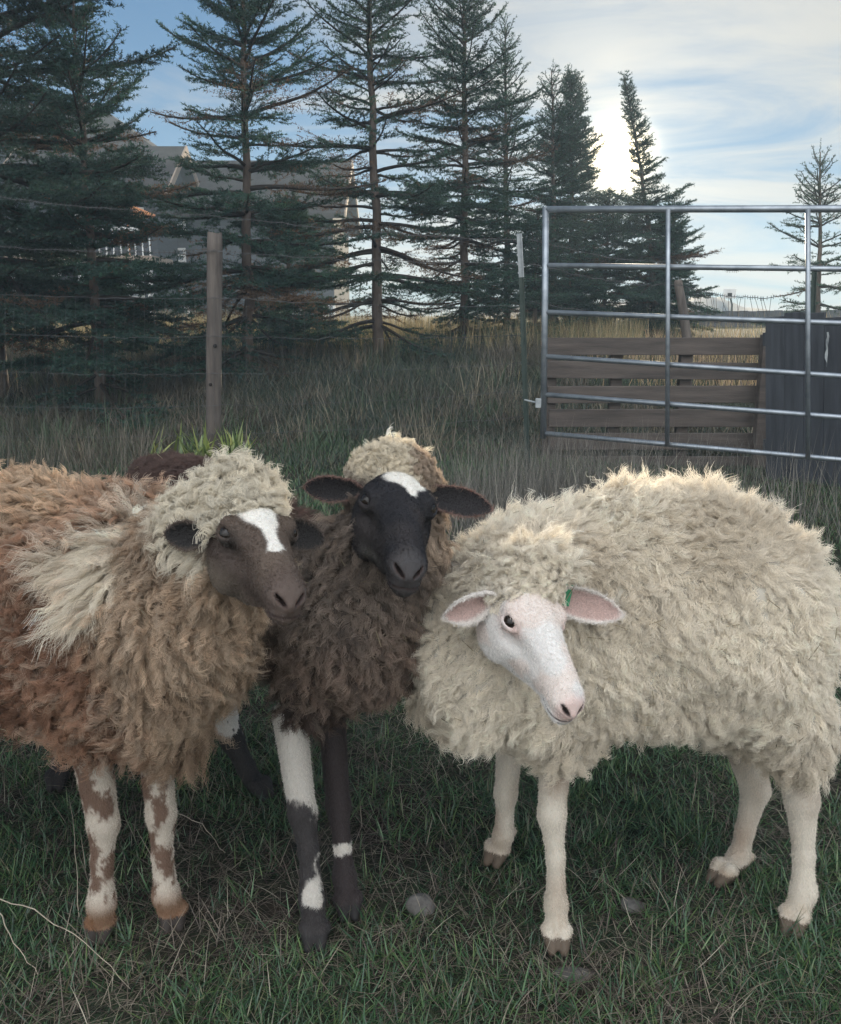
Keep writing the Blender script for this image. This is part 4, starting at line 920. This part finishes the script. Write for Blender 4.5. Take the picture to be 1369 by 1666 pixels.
# tube gate
gt = empty('tube_gate', gpt(.742, 5.3)); kd = []; Y0, Y1 = 5.30, 4.73; s1 = 1.575; Lg = 3.64
ylef = (341, 432, 508, 580, 642, 705); yrig = (340, 438, 526, 612, 679, 748); RL = []
for i, (a, b) in enumerate(zip(ylef, yrig)):
    p, q = U(889 - i * .8, a, Y0), U(1369, b, Y1); e_ = p + (q - p) * (Lg / s1); RL.append((p, e_))
    mb = MB(); rad = .0180 if i == 0 else .0142; mb.tube([p, p.lerp(e_, .33), p.lerp(e_, .66), e_], rad, 14); kd.append(mb.build('rail', M_GALV, gt, smooth=True))
for k, s_ in enumerate((0, .70, 1.415, 2.12, 2.83, 3.64)):
    P = [a.lerp(b, s_ / Lg) for a, b in RL]; off = Vector((0, 0, 0)) if k in (0, 5) else Vector((-.010, -.026, 0))
    top = P[0] + off + Vector((0, 0, .012 if k in (0, 5) else -.004)); bot = P[5] + off - Vector((0, 0, .03 if k in (0, 5) else .0))
    mb = MB(); mb.tube([top, P[2] + off, bot], .0185 if k in (0, 5) else .0125, 12); kd.append(mb.build('end_tube' if k in (0, 5) else 'brace', M_GALV, gt, smooth=True))
mb = MB(); c = RL[4][0] + Vector((-.03, 0, -.05)); mb.box(c, (.035, .02, .055)); mb.tube([c, c + Vector((-.07, .1, .01))], .006, 6); kd.append(mb.build('hinge', M_WHITEP, gt, bevel=.004))
localize(gt, kd); tag(gt, 'galvanised six-bar tube gate standing half open', 'farm gate')

# far dark fence, backboard
ff = empty('far_fence', gpt(9, 27)); kd = []
for i in range(34):
    x_ = U(1085 + i * 14, 506, 27).x; top = U(1100, 507.5 - .15 * i + rb.normal() * .4, 27).z; kd.append(MB().box((x_, 27, (top + .7) / 2), (.245, .04, top - .7)).build('board', M_DARKB, ff))
localize(ff, kd); tag(ff, 'long low dark fence far behind the gate, below the mountain', 'fence')
bb = empty('basketball_hoop', gpt(U(1190, 480, 31).x, 31)); kd = []; c = U(1188, 478, 31)
kd.append(MB().box(c, (.42, .03, .30)).build('backboard', M_TRIM, bb, bevel=.01)); kd.append(MB().box(c - Vector((0, .018, .03)), (.15, .004, .11)).build('target_square', M_DARK, bb))
kd.append(MB().tube([c + Vector((.02, .03, -.1)), c + Vector((.14, .10, -.35)), (c.x + .14, 31.1, .7)], [.02, .03, .04], 8).build('pole', M_GREENP, bb)); localize(bb, kd)
tag(bb, 'small white backboard on a dark pole above the far fence', 'basketball hoop')
X = U(1180, 500, 11).x + r.normal(size=2600) * .75; Y = r.uniform(9.5, 14, 2600)
blades('sunlit_straw', X, Y, r.uniform(.15, .42, len(X)), r.uniform(.006, .010, len(X)), .3, pick(r, len(X), [(.50, .34, .20), (.42, .32, .16), (.34, .24, .14)], [.4, .35, .25]), r, M_STRAW, 4, label='golden dry grass glowing behind the board fence')

# ------------------------------------------------------------------ small things in the turf
M_STONE = noise_mat('pale_stone', (.065, .060, .055), (.17, .16, .15), 30, .85, .5, bscale=90, bdist=.004)
def stone(px_, py_, size, lab, seed, sq=.55):
    r_ = np.random.default_rng(seed); g = ground(px_, py_); bm_v, bm_f = [], []
    n1_, n2_ = 14, 20; mb = MB(); vs_ = []
    for i in range(n1_ + 1):
        for j in range(n2_):
            a, b = math.pi * i / n1_, 6.283 * j / n2_; d = np.array([math.sin(a) * math.cos(b), math.sin(a) * math.sin(b), math.cos(a)])
            w = 1 + .16 * float(lump(d[None] * 1.0, 2.6, seed)[0]) + .05 * float(lump(d[None], 7, seed + 1)[0]); v = d * w * np.array(size); vs_.append((g[0] + v[0], g[1] + v[1], g[2] + size[2] * sq - .014 + v[2]))
    mb.add(vs_, [(i * n2_ + j, (i + 1) * n2_ + j, (i + 1) * n2_ + (j + 1) % n2_, i * n2_ + (j + 1) % n2_) for i in range(n1_) for j in range(n2_)])
    o = mb.build('stone', M_STONE, smooth=True); tag(o, lab, 'stone', 'stones lying in the turf')
stone(683, 1472, (.030, .026, .022), 'round pale stone between the black-faced and the white sheep', 3)
stone(938, 1584, (.036, .018, .010), 'flat pale stone in front of the white sheep', 4, .9)
stone(1030, 1470, (.026, .020, .013), 'small grey stone under the belly of the white sheep', 5, .8)
def stalk(pts, rad, lab):
    P = [np.array(ground(x, y)) + np.array([0, 0, h]) for x, y, h in pts]; Q = []
    for i in range(len(P) - 1):
        for t in np.linspace(0, 1, 6)[:-1]: Q.append(P[i] * (1 - t) + P[i + 1] * t)
    Q.append(P[-1]); mb = MB(); mb.tube([q + r.normal(size=3) * .0015 for q in Q], list(np.linspace(rad, rad * .4, len(Q))), 6); o = mb.build('dry_stalk', M_STALK, smooth=True); tag(o, lab, 'dry stalk', 'dry stalks lying in the turf')
M_STALK = noise_mat('straw', (.28, .24, .18), (.42, .37, .29), 30, .7, .2)
stalk([(-30, 1490, .05), (60, 1520, .05), (140, 1562, .035), (210, 1612, .01)], .0013, 'long pale dry stalk arching in from the left edge')
stalk([(-5, 1500, .045), (25, 1560, .03), (62, 1592, .01)], .0013, 'short forked dry stalk at the lower left corner')
stalk([(130, 1500, .01), (127, 1430, .06), (122, 1370, .11)], .0010, 'thin upright dry stalk beside the outer front leg of the brown sheep')
stalk([(290, 1330, .01), (330, 1360, .03), (365, 1395, .01)], .0012, 'thin dry stalk between the brown and the black-faced sheep')
print('env', round(time.time() - T0, 1))

# ------------------------------------------------------------------ haze in the air
m, n, l = mat_new('haze_air')
pv = N(n, 'ShaderNodeVolumePrincipled', inp={'Density': HAZE, 'Anisotropy': 0.12}); pv.inputs['Color'].default_value = (.66, .85, 1.0, 1)
o = N(n, 'ShaderNodeOutputMaterial'); l.new(pv.outputs[0], o.inputs['Volume'])
if HAZE > 0:
    h_ = MB().box((0, 73, 5.5), (340, 174, 14)).build('haze', m); tag(h_, kind='stuff')

# ------------------------------------------------------------------ the three sheep
DOWN = np.array([0, 0, -1.0])
def S(x, y, z, r): return ((x, y, z), r)
def C2(a, b): return (a[0], b[0], a[1], b[1])
def J(x, y, d, r): return (arr(U(x, y, d)), r)
def foot(x, y, r=.021): return (ground(x, y) + np.array([0, 0, .014]), r)
def mixc(a, b, t): return np.asarray(a) * (1 - t[:, None]) + np.asarray(b) * t[:, None]
def fbm(P, s, seed): return lump(P, s, seed) + .5 * lump(P, s * 2.3, seed + 5)

# --- white sheep
def white_colour(V, Nv, T, Q, inn, rim):
    C = np.tile(np.array([.66, .60, .50]), (len(V), 1)); WL = np.zeros(len(V))
    t = T == 0
    dirt = np.clip(fbm(V, 14, 3) * .5, 0, 1); C[t] = mixc((.83, .76, .645), (.58, .50, .39), np.clip(dirt + .30 * sstep(.48 - V[:, 2] + .03 * fbm(V, 18, 66), 0, .14), 0, 1)[t])
    WL[t] = .036 + .026 * sstep(.42 - V[t][:, 2], 0, .2) + .03 * sstep(.16 - V[t][:, 0], 0, .15) * sstep(.55 - V[t][:, 2], 0, .15)
    WL[t] += .016 * sstep(V[t][:, 2], .72, .78)
    h = T == 1; x, y, z = Q[:, 0], Q[:, 1], Q[:, 2]
    C[h] = (.60, .575, .55)
    pink = np.array([.46, .31, .29])
    m = sstep(x, .236, .256) * sstep(z, -.054, -.038) * .8; C[h] = mixc(C[h], pink, m[h])
    m = np.exp(-((np.abs(y) - .048) ** 2 / .0002 + (x - .088) ** 2 / .0007 + (z - .009) ** 2 / .00035)) * .8; C[h] = mixc(C[h], (.52, .33, .28), m[h])
    m = sstep(fbm(V, 45, 9), .25, .9) * .38; C[h] = mixc(C[h], (.60, .47, .40), m[h])
    m = np.exp(-((y + .046) ** 2 + (x - .112) ** 2 + (z + .006) ** 2) / .00006) * .75; C[h] = mixc(C[h], (.25, .17, .13), m[h])
    bound = np.where(z > -.01, .060 - 4.0 * y ** 2, .012)
    WL[h] = (.028 * sstep(bound - x, 0, .02))[h]
    m = WL > .004; C[h & m] = (.81, .745, .64)
    l = T == 2; C[l] = mixc((.50, .45, .38), (.34, .27, .21), np.clip(fbm(V, 30, 11) * .6, 0, 1)[l])
    C[l] = mixc(C[l], (.34, .27, .2), (sstep(.10 - V[:, 2], 0, .09) * .35 * (1 + fbm(V, 80, 4)))[l].clip(0, 1))
    e = T == 3; C[e] = mixc((.60, .56, .52), (.47, .345, .31), (inn * sstep(rim, .12, .4))[e])
    return C, WL
def white_style(P, Nn, tg, Q, L, Cc, rng):
    body = tg == 0; flow = np.array([.75, .05, 0.0])
    comb = flow * .6 + DOWN * 1.2
    back = body & (P[:, 2] > .68) ; rest = body & ~back
    chest = rest & (P[:, 0] < .22); side = rest & ~chest
    head = tg == 1
    frac = rng.uniform(size=len(P))
    colv = Cc * (0.92 + .16 * rng.uniform(size=(len(P), 1)))
    wisp = back & (rng.uniform(size=len(P)) < .025) & (P[:, 2] > .72) & (P[:, 0] < .55)
    return [(wisp, dict(comb=flow * .6 + rng.normal(size=(len(P), 3)) * .5, col=colv * 1.1, L=L * 1.0 + .022, m=7, k=14, lift=(1.0, .55), curlA=.005, lam=.030, conv=.4, lockR=.008, stray=.4, tipc=1.2, noise=.25)),
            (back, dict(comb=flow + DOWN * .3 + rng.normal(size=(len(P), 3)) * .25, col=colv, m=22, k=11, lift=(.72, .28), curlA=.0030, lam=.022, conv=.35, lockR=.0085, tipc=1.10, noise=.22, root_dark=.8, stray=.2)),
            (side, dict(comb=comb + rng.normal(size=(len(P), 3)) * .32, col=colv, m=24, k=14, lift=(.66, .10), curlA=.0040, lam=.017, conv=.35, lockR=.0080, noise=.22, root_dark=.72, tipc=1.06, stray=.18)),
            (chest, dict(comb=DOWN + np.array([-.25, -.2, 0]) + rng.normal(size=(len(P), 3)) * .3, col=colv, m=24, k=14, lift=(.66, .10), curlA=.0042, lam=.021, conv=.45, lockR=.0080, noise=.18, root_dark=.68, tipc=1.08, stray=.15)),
            (head, dict(comb=rng.normal(size=(len(P), 3)) * .5 + W_HF * .35, col=colv, m=22, k=11, lift=(.9, .5), curlA=.0030, lam=.014, lockR=.006, conv=.6, root_dark=.6, noise=.25))]
def knot_white(P, Nn, L, Cc, rng): return dict(comb=rng.normal(size=(len(P), 3)) * .6 + W_HF * .3, col=Cc * rng.uniform(.9, 1.08, (len(P), 1)), m=22, k=13, lift=(.9, .35), curlA=.0036, lam=.012, lockR=.0055, conv=.5, root_dark=.55, noise=.30, tipc=1.1)
def knot_brown(P, Nn, L, Cc, rng): return dict(comb=rng.normal(size=(len(P), 3)) * .7 + np.array([0, 0, -.2]), col=Cc * rng.uniform(.85, 1.12, (len(P), 1)), m=24, k=15, lift=(.95, .30), curlA=.0050, lam=.017, lockR=.0062, conv=.55, root_dark=.5, noise=.35, tipc=1.15)
def knot_black(P, Nn, L, Cc, rng): return dict(comb=rng.normal(size=(len(P), 3)) * .6 + np.array([0, .3, .3]), col=Cc * rng.uniform(.88, 1.1, (len(P), 1)), m=24, k=11, lift=(1.0, .5), curlA=.0030, lam=.013, lockR=.0055, conv=.5, root_dark=.6, noise=.3, tipc=1.15)
W_HF = camdir(.34, -.60, .71)
white = dict(
    head=dict(eye=arr(U(869, 1013, 1.27)), f=W_HF, y=camdir(.86, .03, -.50), roman=.003, scale=.865),
    torso=[C2(S(.26, 1.57, .550, .200), S(.51, 1.55, .580, .200)),
           C2(S(.105, 1.47, .50, .125), S(.22, 1.53, .53, .175)),
           C2(S(.16, 1.48, .60, .135), S(*U(872, 934, 1.335), .050)),
           C2(S(.57, 1.49, .53, .14), S(.640, 1.47, .38, .070)),
           C2(S(.56, 1.62, .52, .14), S(.58, 1.63, .36, .060)),
           C2(S(.21, 1.46, .47, .10), S(.235, 1.45, .38, .045)),
           C2(S(.20, 1.62, .47, .10), S(.20, 1.64, .38, .045))],
    legs=[dict(j=[J(905, 1215, 1.47, .0288), J(899, 1325, 1.45, .0228), J(905, 1395, 1.44, .0142), J(906, 1470, 1.43, .0181), foot(906, 1535)], dir=(-.05, -1)),
          dict(j=[J(832, 1200, 1.66, .0271), J(824, 1290, 1.66, .0211), J(822, 1335, 1.66, .0152), J(820, 1358, 1.66, .0186), foot(810, 1398)], dir=(-.4, -.8)),
          dict(j=[J(1290, 1190, 1.50, .0423), J(1305, 1300, 1.49, .0279), J(1308, 1390, 1.48, .0169), J(1308, 1450, 1.47, .0208), foot(1292, 1508)], dir=(-.5, -.75)),
          dict(j=[J(1205, 1180, 1.64, .0423), J(1230, 1285, 1.65, .0262), J(1213, 1350, 1.64, .0164), J(1203, 1395, 1.63, .0199), foot(1178, 1432)], dir=(-.8, -.5))],
    ears=[dict(base=(.012, -.048, .012), d=camdir(-.90, -.34, .15), open=camdir(-.1, -.45, 1), L=.080, W=.027, cup=1.1, droop=.10),
          dict(base=(.012, .046, .010), d=camdir(.96, -.20, .02), open=camdir(.05, -.1, 1), L=.135, W=.028, cup=.6, droop=.06)],
    colour=white_colour, style=white_style, knot_style=knot_white, knot_r=.085, spacing=.0090, hoof=(.10, .075, .055))

# --- brown sheep
B_HF = camdir(.43, -.33, .84)
def brown_colour(V, Nv, T, Q, inn, rim):
    C = np.tile(np.array([.30, .19, .13]), (len(V), 1)); WL = np.zeros(len(V)); t = T == 0
    n1_ = np.clip(.5 + fbm(V, 11, 21) * .45, 0, 1)
    rust = mixc((.225, .122, .076), (.46, .30, .20), n1_)
    beige = mixc((.28, .195, .13), (.50, .38, .275), np.clip(.5 + fbm(V, 16, 25) * .5, 0, 1))
    # greyish beige on neck and chest, rust on the flank
    k = sstep(V[:, 0] + .15 * (V[:, 2] - .6) + .04 * fbm(V, 9, 31), -.50, -.41)
    c = mixc(rust, beige, k)
    k = sstep(V[:, 2] + .02 * fbm(V, 12, 2), .76, .80) * (1 - sstep(V[:, 0], -.62, -.5)) ; c = mixc(c, (.55, .41, .28), k * .85)
    # white mane patch across the withers
    a = (V[:, 0] + .475) / .070; b = (V[:, 2] - .735) / .040
    k = 1 - sstep(np.sqrt(a * a + b * b) + .26 * fbm(V, 26, 8), .45, 1.35); c = mixc(c, (.76, .69, .57), k)
    top = sstep(V[:, 0], -.37, -.34) * sstep(V[:, 2], .775, .79); c = mixc(c, (.68, .62, .51), top); k = np.maximum(k - top, 0)
    C[t] = c[t]; WL[t] = (.052 + .020 * sstep(.5 - V[:, 2], 0, .2) + .040 * k)[t]
    h = T == 1; x, y, z = Q[:, 0], Q[:, 1], Q[:, 2]
    f = mixc((.155, .115, .09), (.085, .062, .052), np.clip(.5 + fbm(V, 22, 40), 0, 1))
    m = sstep(-z, .02, .06) * sstep(.15 - x, 0, .08) * .7; f = mixc(f, (.22, .18, .14), m)
    m = sstep(x, .20, .24) * .7; f = mixc(f, (.10, .072, .062), m)
    m = np.exp(-((np.abs(y) - .05) ** 2 / .0003 + (x - .098) ** 2 / .0006 + (z - .005) ** 2 / .0004)); f = mixc(f, (.03, .025, .022), m * .9)
    hw = np.interp(x, [.02, .07, .10, .13, .16, .178, .19], [.040, .032, .024, .012, .008, .012, .0])
    m = (1 - sstep(np.abs(y + .002) + .002 * fbm(V, 90, 3), hw * .8, hw + .003)) * (z > -.01) * (x < .188); f = mixc(f, (.70, .67, .62), m)
    C[h] = f[h] * np.where((f.max(1) > .4)[:, None], .92, .72)[h]
    bound = np.where(z > .0, .078 - 2.0 * y ** 2, .022)
    WL[h] = (.036 * sstep(bound - x, 0, .02))[h]
    mm = WL > .004; top = z > -.02; C[h & mm & top] = (.68, .62, .51); C[h & mm & ~top] = (.33, .27, .21)
    l = T == 2; q = fbm(V * np.array([1, 1, .6]), 95, 60) + .35 * fbm(V, 260, 61) + .28 * np.random.default_rng(4).normal(size=len(V))
    cl = mixc((.41, .36, .30), (.095, .046, .026), sstep(q, -.15, .45) * .9); cl = mixc(cl, (.17, .085, .042), sstep(.095 - V[:, 2], 0, .05) * .9)
    C[l] = cl[l]
    e = T == 3; C[e] = mixc((.10, .075, .06), (.02, .018, .018), (inn * sstep(rim, .05, .3))[e])
    return C, WL
def brown_style(P, Nn, tg, Q, L, Cc, rng):
    n = len(P); body = tg == 0; mane = body & (Cc[:, 2] > .47); rest = body & ~mane; front = rest & (P[:, 0] > -.46); side = rest & ~front; head = tg == 1
    r3 = rng.normal(size=(n, 3)); j = rng.uniform(size=(n, 1)); colv = Cc * (.75 + .5 * j)
    lt = rng.uniform(size=n) < .28; colv[lt & rest] = colv[lt & rest] * .5 + np.array([.42, .34, .26]) * .5
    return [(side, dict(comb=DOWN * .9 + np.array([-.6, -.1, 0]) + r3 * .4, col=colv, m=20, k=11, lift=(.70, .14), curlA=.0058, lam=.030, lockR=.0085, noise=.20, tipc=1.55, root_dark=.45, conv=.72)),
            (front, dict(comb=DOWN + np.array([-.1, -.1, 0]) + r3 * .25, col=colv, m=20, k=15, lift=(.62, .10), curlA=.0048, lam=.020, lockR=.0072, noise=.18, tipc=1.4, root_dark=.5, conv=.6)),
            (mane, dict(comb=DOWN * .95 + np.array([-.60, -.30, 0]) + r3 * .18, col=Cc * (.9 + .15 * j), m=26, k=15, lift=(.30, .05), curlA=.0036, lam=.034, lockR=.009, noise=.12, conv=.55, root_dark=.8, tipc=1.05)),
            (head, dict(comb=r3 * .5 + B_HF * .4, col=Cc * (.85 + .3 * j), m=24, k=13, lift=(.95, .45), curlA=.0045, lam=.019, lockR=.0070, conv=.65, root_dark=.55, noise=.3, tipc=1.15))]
brown = dict(
    head=dict(eye=arr(U(420, 873, 1.12)), f=B_HF, y=camdir(.74, .08, -.66), scale=.84, roman=.004),
    torso=[C2(S(-.58, 1.52, .615, .180), S(-1.15, 1.58, .63, .200)),
           C2(S(-.47, 1.42, .55, .125), S(-.60, 1.5, .59, .175)),
           C2(S(-.45, 1.42, .62, .14), S(-.290, 1.24, .745, .070)),
           C2(S(*U(388, 812, 1.215), .046), S(*U(362, 840, 1.23), .052)),
           C2(S(-.41, 1.37, .57, .09), S(-.385, 1.33, .63, .09)),
           C2(S(-.55, 1.47, .48, .10), S(-.565, 1.46, .39, .045)),
           C2(S(-.44, 1.48, .48, .10), S(-.45, 1.48, .39, .045)),
           C2(S(-1.2, 1.45, .52, .15), S(-1.27, 1.43, .33, .06)),
           C2(S(-1.2, 1.66, .52, .15), S(-1.25, 1.68, .33, .06))],
    legs=[dict(j=[J(148, 1215, 1.46, .0335), J(168, 1340, 1.45, .0256), J(166, 1400, 1.44, .0172), J(165, 1468, 1.43, .0228), foot(165, 1520)], dir=(.1, -1)),
          dict(j=[J(250, 1200, 1.49, .0307), J(262, 1325, 1.48, .0246), J(264, 1390, 1.47, .0167), J(270, 1455, 1.46, .0223), foot(282, 1500)], dir=(.25, -1)),
          dict(j=[((-1.24, 1.45, .36), .05), ((-1.28, 1.47, .27), .03), ((-1.27, 1.45, .14), .021), ((-1.26, 1.44, .07), .024), ((-1.25, 1.42, .014), .021)], dir=(.8, -.3)),
          dict(j=[((-1.22, 1.67, .36), .05), ((-1.27, 1.68, .27), .03), ((-1.26, 1.67, .14), .021), ((-1.25, 1.66, .07), .024), ((-1.24, 1.64, .014), .021)], dir=(.8, -.3))],
    ears=[dict(base=(.020, -.050, -.008), d=camdir(-.95, -.06, -.05), open=camdir(-.15, -.3, 1), L=.066, W=.022, cup=.55, droop=.0),
          dict(base=(.014, .042, -.002), d=camdir(.90, -.20, -.20), open=camdir(.2, -.1, 1), L=.075, W=.024, cup=.5, droop=.05)],
    colour=brown_colour, style=brown_style, knot_style=knot_brown, knot_r=.125, knot_L=.036, spacing=.0098, hoof=(.035, .028, .024))

# --- black-faced sheep
K_HF = camdir(.14, -.37, .92)
def black_colour(V, Nv, T, Q, inn, rim):
    C = np.tile(np.array([.09, .06, .05]), (len(V), 1)); WL = np.zeros(len(V)); t = T == 0
    c = mixc((.070, .046, .036), (.20, .145, .112), np.clip(.5 + fbm(V, 13, 71) * .55, 0, 1))
    # paler brown on the upper neck, reddish along the back and rump
    k = sstep(V[:, 2] + .03 * fbm(V, 12, 73), .58, .70) * sstep(-V[:, 1], -1.62, -1.5); c = mixc(c, (.21, .17, .14), k * .8)
    k = sstep(V[:, 1], 1.62, 1.8); c = mixc(c, (.085, .050, .040), k)
    k = sstep(V[:, 2] + .012 * fbm(V, 30, 5), .835, .85); c = mixc(c, (.66, .59, .47), k)
    k = sstep(V[:, 0], -.020, -.005) * sstep(V[:, 2], .70, .74); c = mixc(c, (.36, .28, .21), k)
    C[t] = c[t]; WL[t] = np.where(V[t][:, 1] > 1.85, .022, .048 + .016 * sstep(.5 - V[t][:, 2], 0, .15))
    h = T == 1; x, y, z = Q[:, 0], Q[:, 1], Q[:, 2]
    f = np.tile(np.array([.020, .019, .022]), (len(V), 1))
    f = mixc(f, (.055, .045, .042), np.clip(fbm(V, 30, 77) * .4, 0, .5))
    m = sstep(x, .225, .25) * .5; f = mixc(f, (.06, .055, .055), m)
    # pale patch on the jaw, white blaze with a pointed lower end
    m = np.exp(-((y + .040) ** 2 / .0006 + (x - .115) ** 2 / .0006 + (z + .066) ** 2 / .0002)) * .7; f = mixc(f, (.20, .19, .18), m)
    hw = np.interp(x, [-.02, .02, .05, .075, .092, .112], [.034, .036, .033, .028, .014, .0])
    m = (1 - sstep(np.abs(y - .008 - .07 * np.maximum(x - .05, 0)) + .003 * fbm(V, 80, 7), hw * .85, hw + .004)) * (z > .0) * (x < .114); f = mixc(f, (.66, .63, .58), m)
    C[h] = f[h]
    bound = np.where(z > .0, .006, .022)
    WL[h] = (.024 * sstep(bound - x, 0, .05))[h]
    mm = WL > .004; C[h & mm] = np.where((z > -.005)[:, None], (.66, .59, .47), (.20, .15, .12))[h & mm]
    l = T == 2; q = fbm(V, 40, 90); wl_ = (V[:, 1] < 1.47 + .22 * V[:, 2])
    cl = mixc((.030, .026, .026), (.43, .40, .36), np.where(wl_, sstep(V[:, 2] + .018 * fbm(V, 60, 91) + .006 * np.random.default_rng(6).normal(size=len(V)), .225, .245), 0) + sstep(fbm(V, 75, 97) + .12 * np.random.default_rng(7).normal(size=len(V)), .55, .8) * wl_ * (V[:, 2] > .05) * (V[:, 2] < .16))
    bd = ~wl_ & (V[:, 1] < 1.8); cl = np.where((bd & (np.abs(V[:, 2] - .112 - .008 * q) < .012))[:, None], (.55, .51, .46), np.where(bd[:, None], (.032, .024, .024), cl))
    hd_ = V[:, 1] > 1.8; cl = np.where(hd_[:, None], mixc((.50, .47, .43), (.022, .02, .02), np.maximum(sstep(.13 - V[:, 2], 0, .012), (fbm(V, 120, 33) > .55))), cl)
    C[l] = cl[l]
    e = T == 3; C[e] = mixc((.05, .035, .032), (.018, .016, .018), (inn * sstep(rim, .05, .3))[e]); 
    m = (1 - sstep(rim, .0, .10)) * .5; C[e] = mixc(C[e], (.34, .20, .16), m[e])
    return C, WL
def black_style(P, Nn, tg, Q, L, Cc, rng):
    n = len(P); body = tg == 0; head = tg == 1; r3 = rng.normal(size=(n, 3)); j = rng.uniform(size=(n, 1)); colv = Cc * (.6 + .8 * j)
    lt = rng.uniform(size=n) < .30; colv[lt & body] = colv[lt & body] * .45 + np.array([.27, .21, .165]) * .55
    rear = body & (P[:, 1] > 1.80); front = body & ~rear
    colv[rear] = Cc[rear] * (.85 + .3 * j[rear])
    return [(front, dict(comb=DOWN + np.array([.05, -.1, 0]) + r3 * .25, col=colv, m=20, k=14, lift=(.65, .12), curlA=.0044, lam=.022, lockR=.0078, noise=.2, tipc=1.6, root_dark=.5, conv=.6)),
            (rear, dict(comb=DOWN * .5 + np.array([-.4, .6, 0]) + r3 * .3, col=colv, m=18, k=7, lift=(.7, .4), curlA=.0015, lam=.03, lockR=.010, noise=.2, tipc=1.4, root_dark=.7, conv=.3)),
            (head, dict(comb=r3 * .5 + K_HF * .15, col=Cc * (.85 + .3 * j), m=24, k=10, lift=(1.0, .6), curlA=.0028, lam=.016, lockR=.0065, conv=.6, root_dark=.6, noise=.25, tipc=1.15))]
black = dict(
    head=dict(eye=arr(U(648, 826, 1.34)), f=K_HF, y=camdir(.95, -.10, -.25), roman=.002, scale=.98),
    torso=[C2(S(-.17, 1.56, .555, .125), S(-.50, 2.02, .58, .165)),
           C2(S(-.50, 2.02, .58, .165), S(-.60, 2.16, .595, .155)),
           C2(S(-.135, 1.48, .555, .110), S(-.125, 1.46, .60, .110)),
           C2(S(-.13, 1.46, .60, .105), S(-.065, 1.43, .765, .060)),
           C2(S(*U(662, 865, 1.46), .050), S(*U(668, 900, 1.44), .055)),
           C2(S(*U(622, 782, 1.465), .040), S(*U(640, 776, 1.46), .045)),
           C2(S(-.17, 1.52, .50, .075), S(-.20, 1.50, .44, .040)),
           C2(S(-.12, 1.58, .50, .075), S(-.14, 1.58, .44, .040)),
           C2(S(-.50, 2.02, .45, .13), S(*U(352, 1130, 2.0), .045)),
           C2(S(-.66, 2.08, .45, .13), S(*U(128, 1130, 2.06), .045))],
    legs=[dict(j=[J(470, 1165, 1.50, .0291), J(492, 1322, 1.47, .0236), J(502, 1385, 1.45, .0158), J(507, 1462, 1.43, .0205), foot(512, 1530)], dir=(.1, -1)),
          dict(j=[J(538, 1150, 1.58, .0257), J(550, 1310, 1.56, .0214), J(556, 1370, 1.54, .0145), J(560, 1425, 1.53, .0197), foot(566, 1482)], dir=(.15, -1)),
          dict(j=[J(352, 1130, 2.00, .0385), J(378, 1205, 1.99, .0257), J(400, 1248, 1.97, .0197), J(412, 1272, 1.95, .0205), foot(424, 1292)], dir=(.6, -.8)),
          dict(j=[J(130, 1130, 2.06, .0385), J(110, 1200, 2.06, .0257), J(100, 1235, 2.05, .0197), J(96, 1255, 2.04, .0205), foot(94, 1278)], dir=(.2, -1))],
    ears=[dict(base=(.014, -.050, .008), d=camdir(-.97, .02, -.05), open=camdir(-.1, -.35, 1), L=.094, W=.024, cup=.55, droop=.0),
          dict(base=(.014, .044, .012), d=camdir(.95, -.16, -.08), open=camdir(.2, -.1, 1), L=.120, W=.025, cup=.5, droop=.05)],
    colour=black_colour, style=black_style, knot_style=knot_black, knot_r=.115, knot_L=.020, spacing=.0098, hoof=(.02, .018, .018))

for spec, seed, lab in ((brown, 11, 'rusty brown sheep with a curly cream topknot and a long white mane patch'),
                        (black, 12, 'black-faced sheep with a white blaze on its brow and a dark shaggy chest'),
                        (white, 13, 'cream white sheep with a bare pale face, pink nose and green ear tag')):
    root, to_w, H = build_sheep(spec, seed)
    tag(root, lab, 'sheep', 'young sheep standing on the grass')
    if spec is white:
        # green ear tag clipped through the base of the sheep's left ear
        sc_ = spec['head']['scale']; b = to_w(np.array(spec['ears'][1]['base']) * sc_); d = spec['ears'][1]['d']; op = nrm(spec['ears'][1]['open'] - d * (spec['ears'][1]['open'] @ d)); sd = np.cross(op, d)
        M = Matrix([[d[i], sd[i], op[i]] for i in range(3)]); c = Vector(b + d * .040 + op * .006)
        mb = MB(); mb.box(c + Vector(op * .007 + sd * .004), (.020, .026, .0022), M); mb.box(c + Vector(-op * .006 + sd * .014), (.026, .018, .0022), M)
        mb.tube([c + Vector(op * .010), c - Vector(op * .010)], .0035, 10); tg_ = mb.build('ear_tag', M_TAG, root, bevel=.001); localize(root, [tg_])
print('done', round(time.time() - T0, 1))
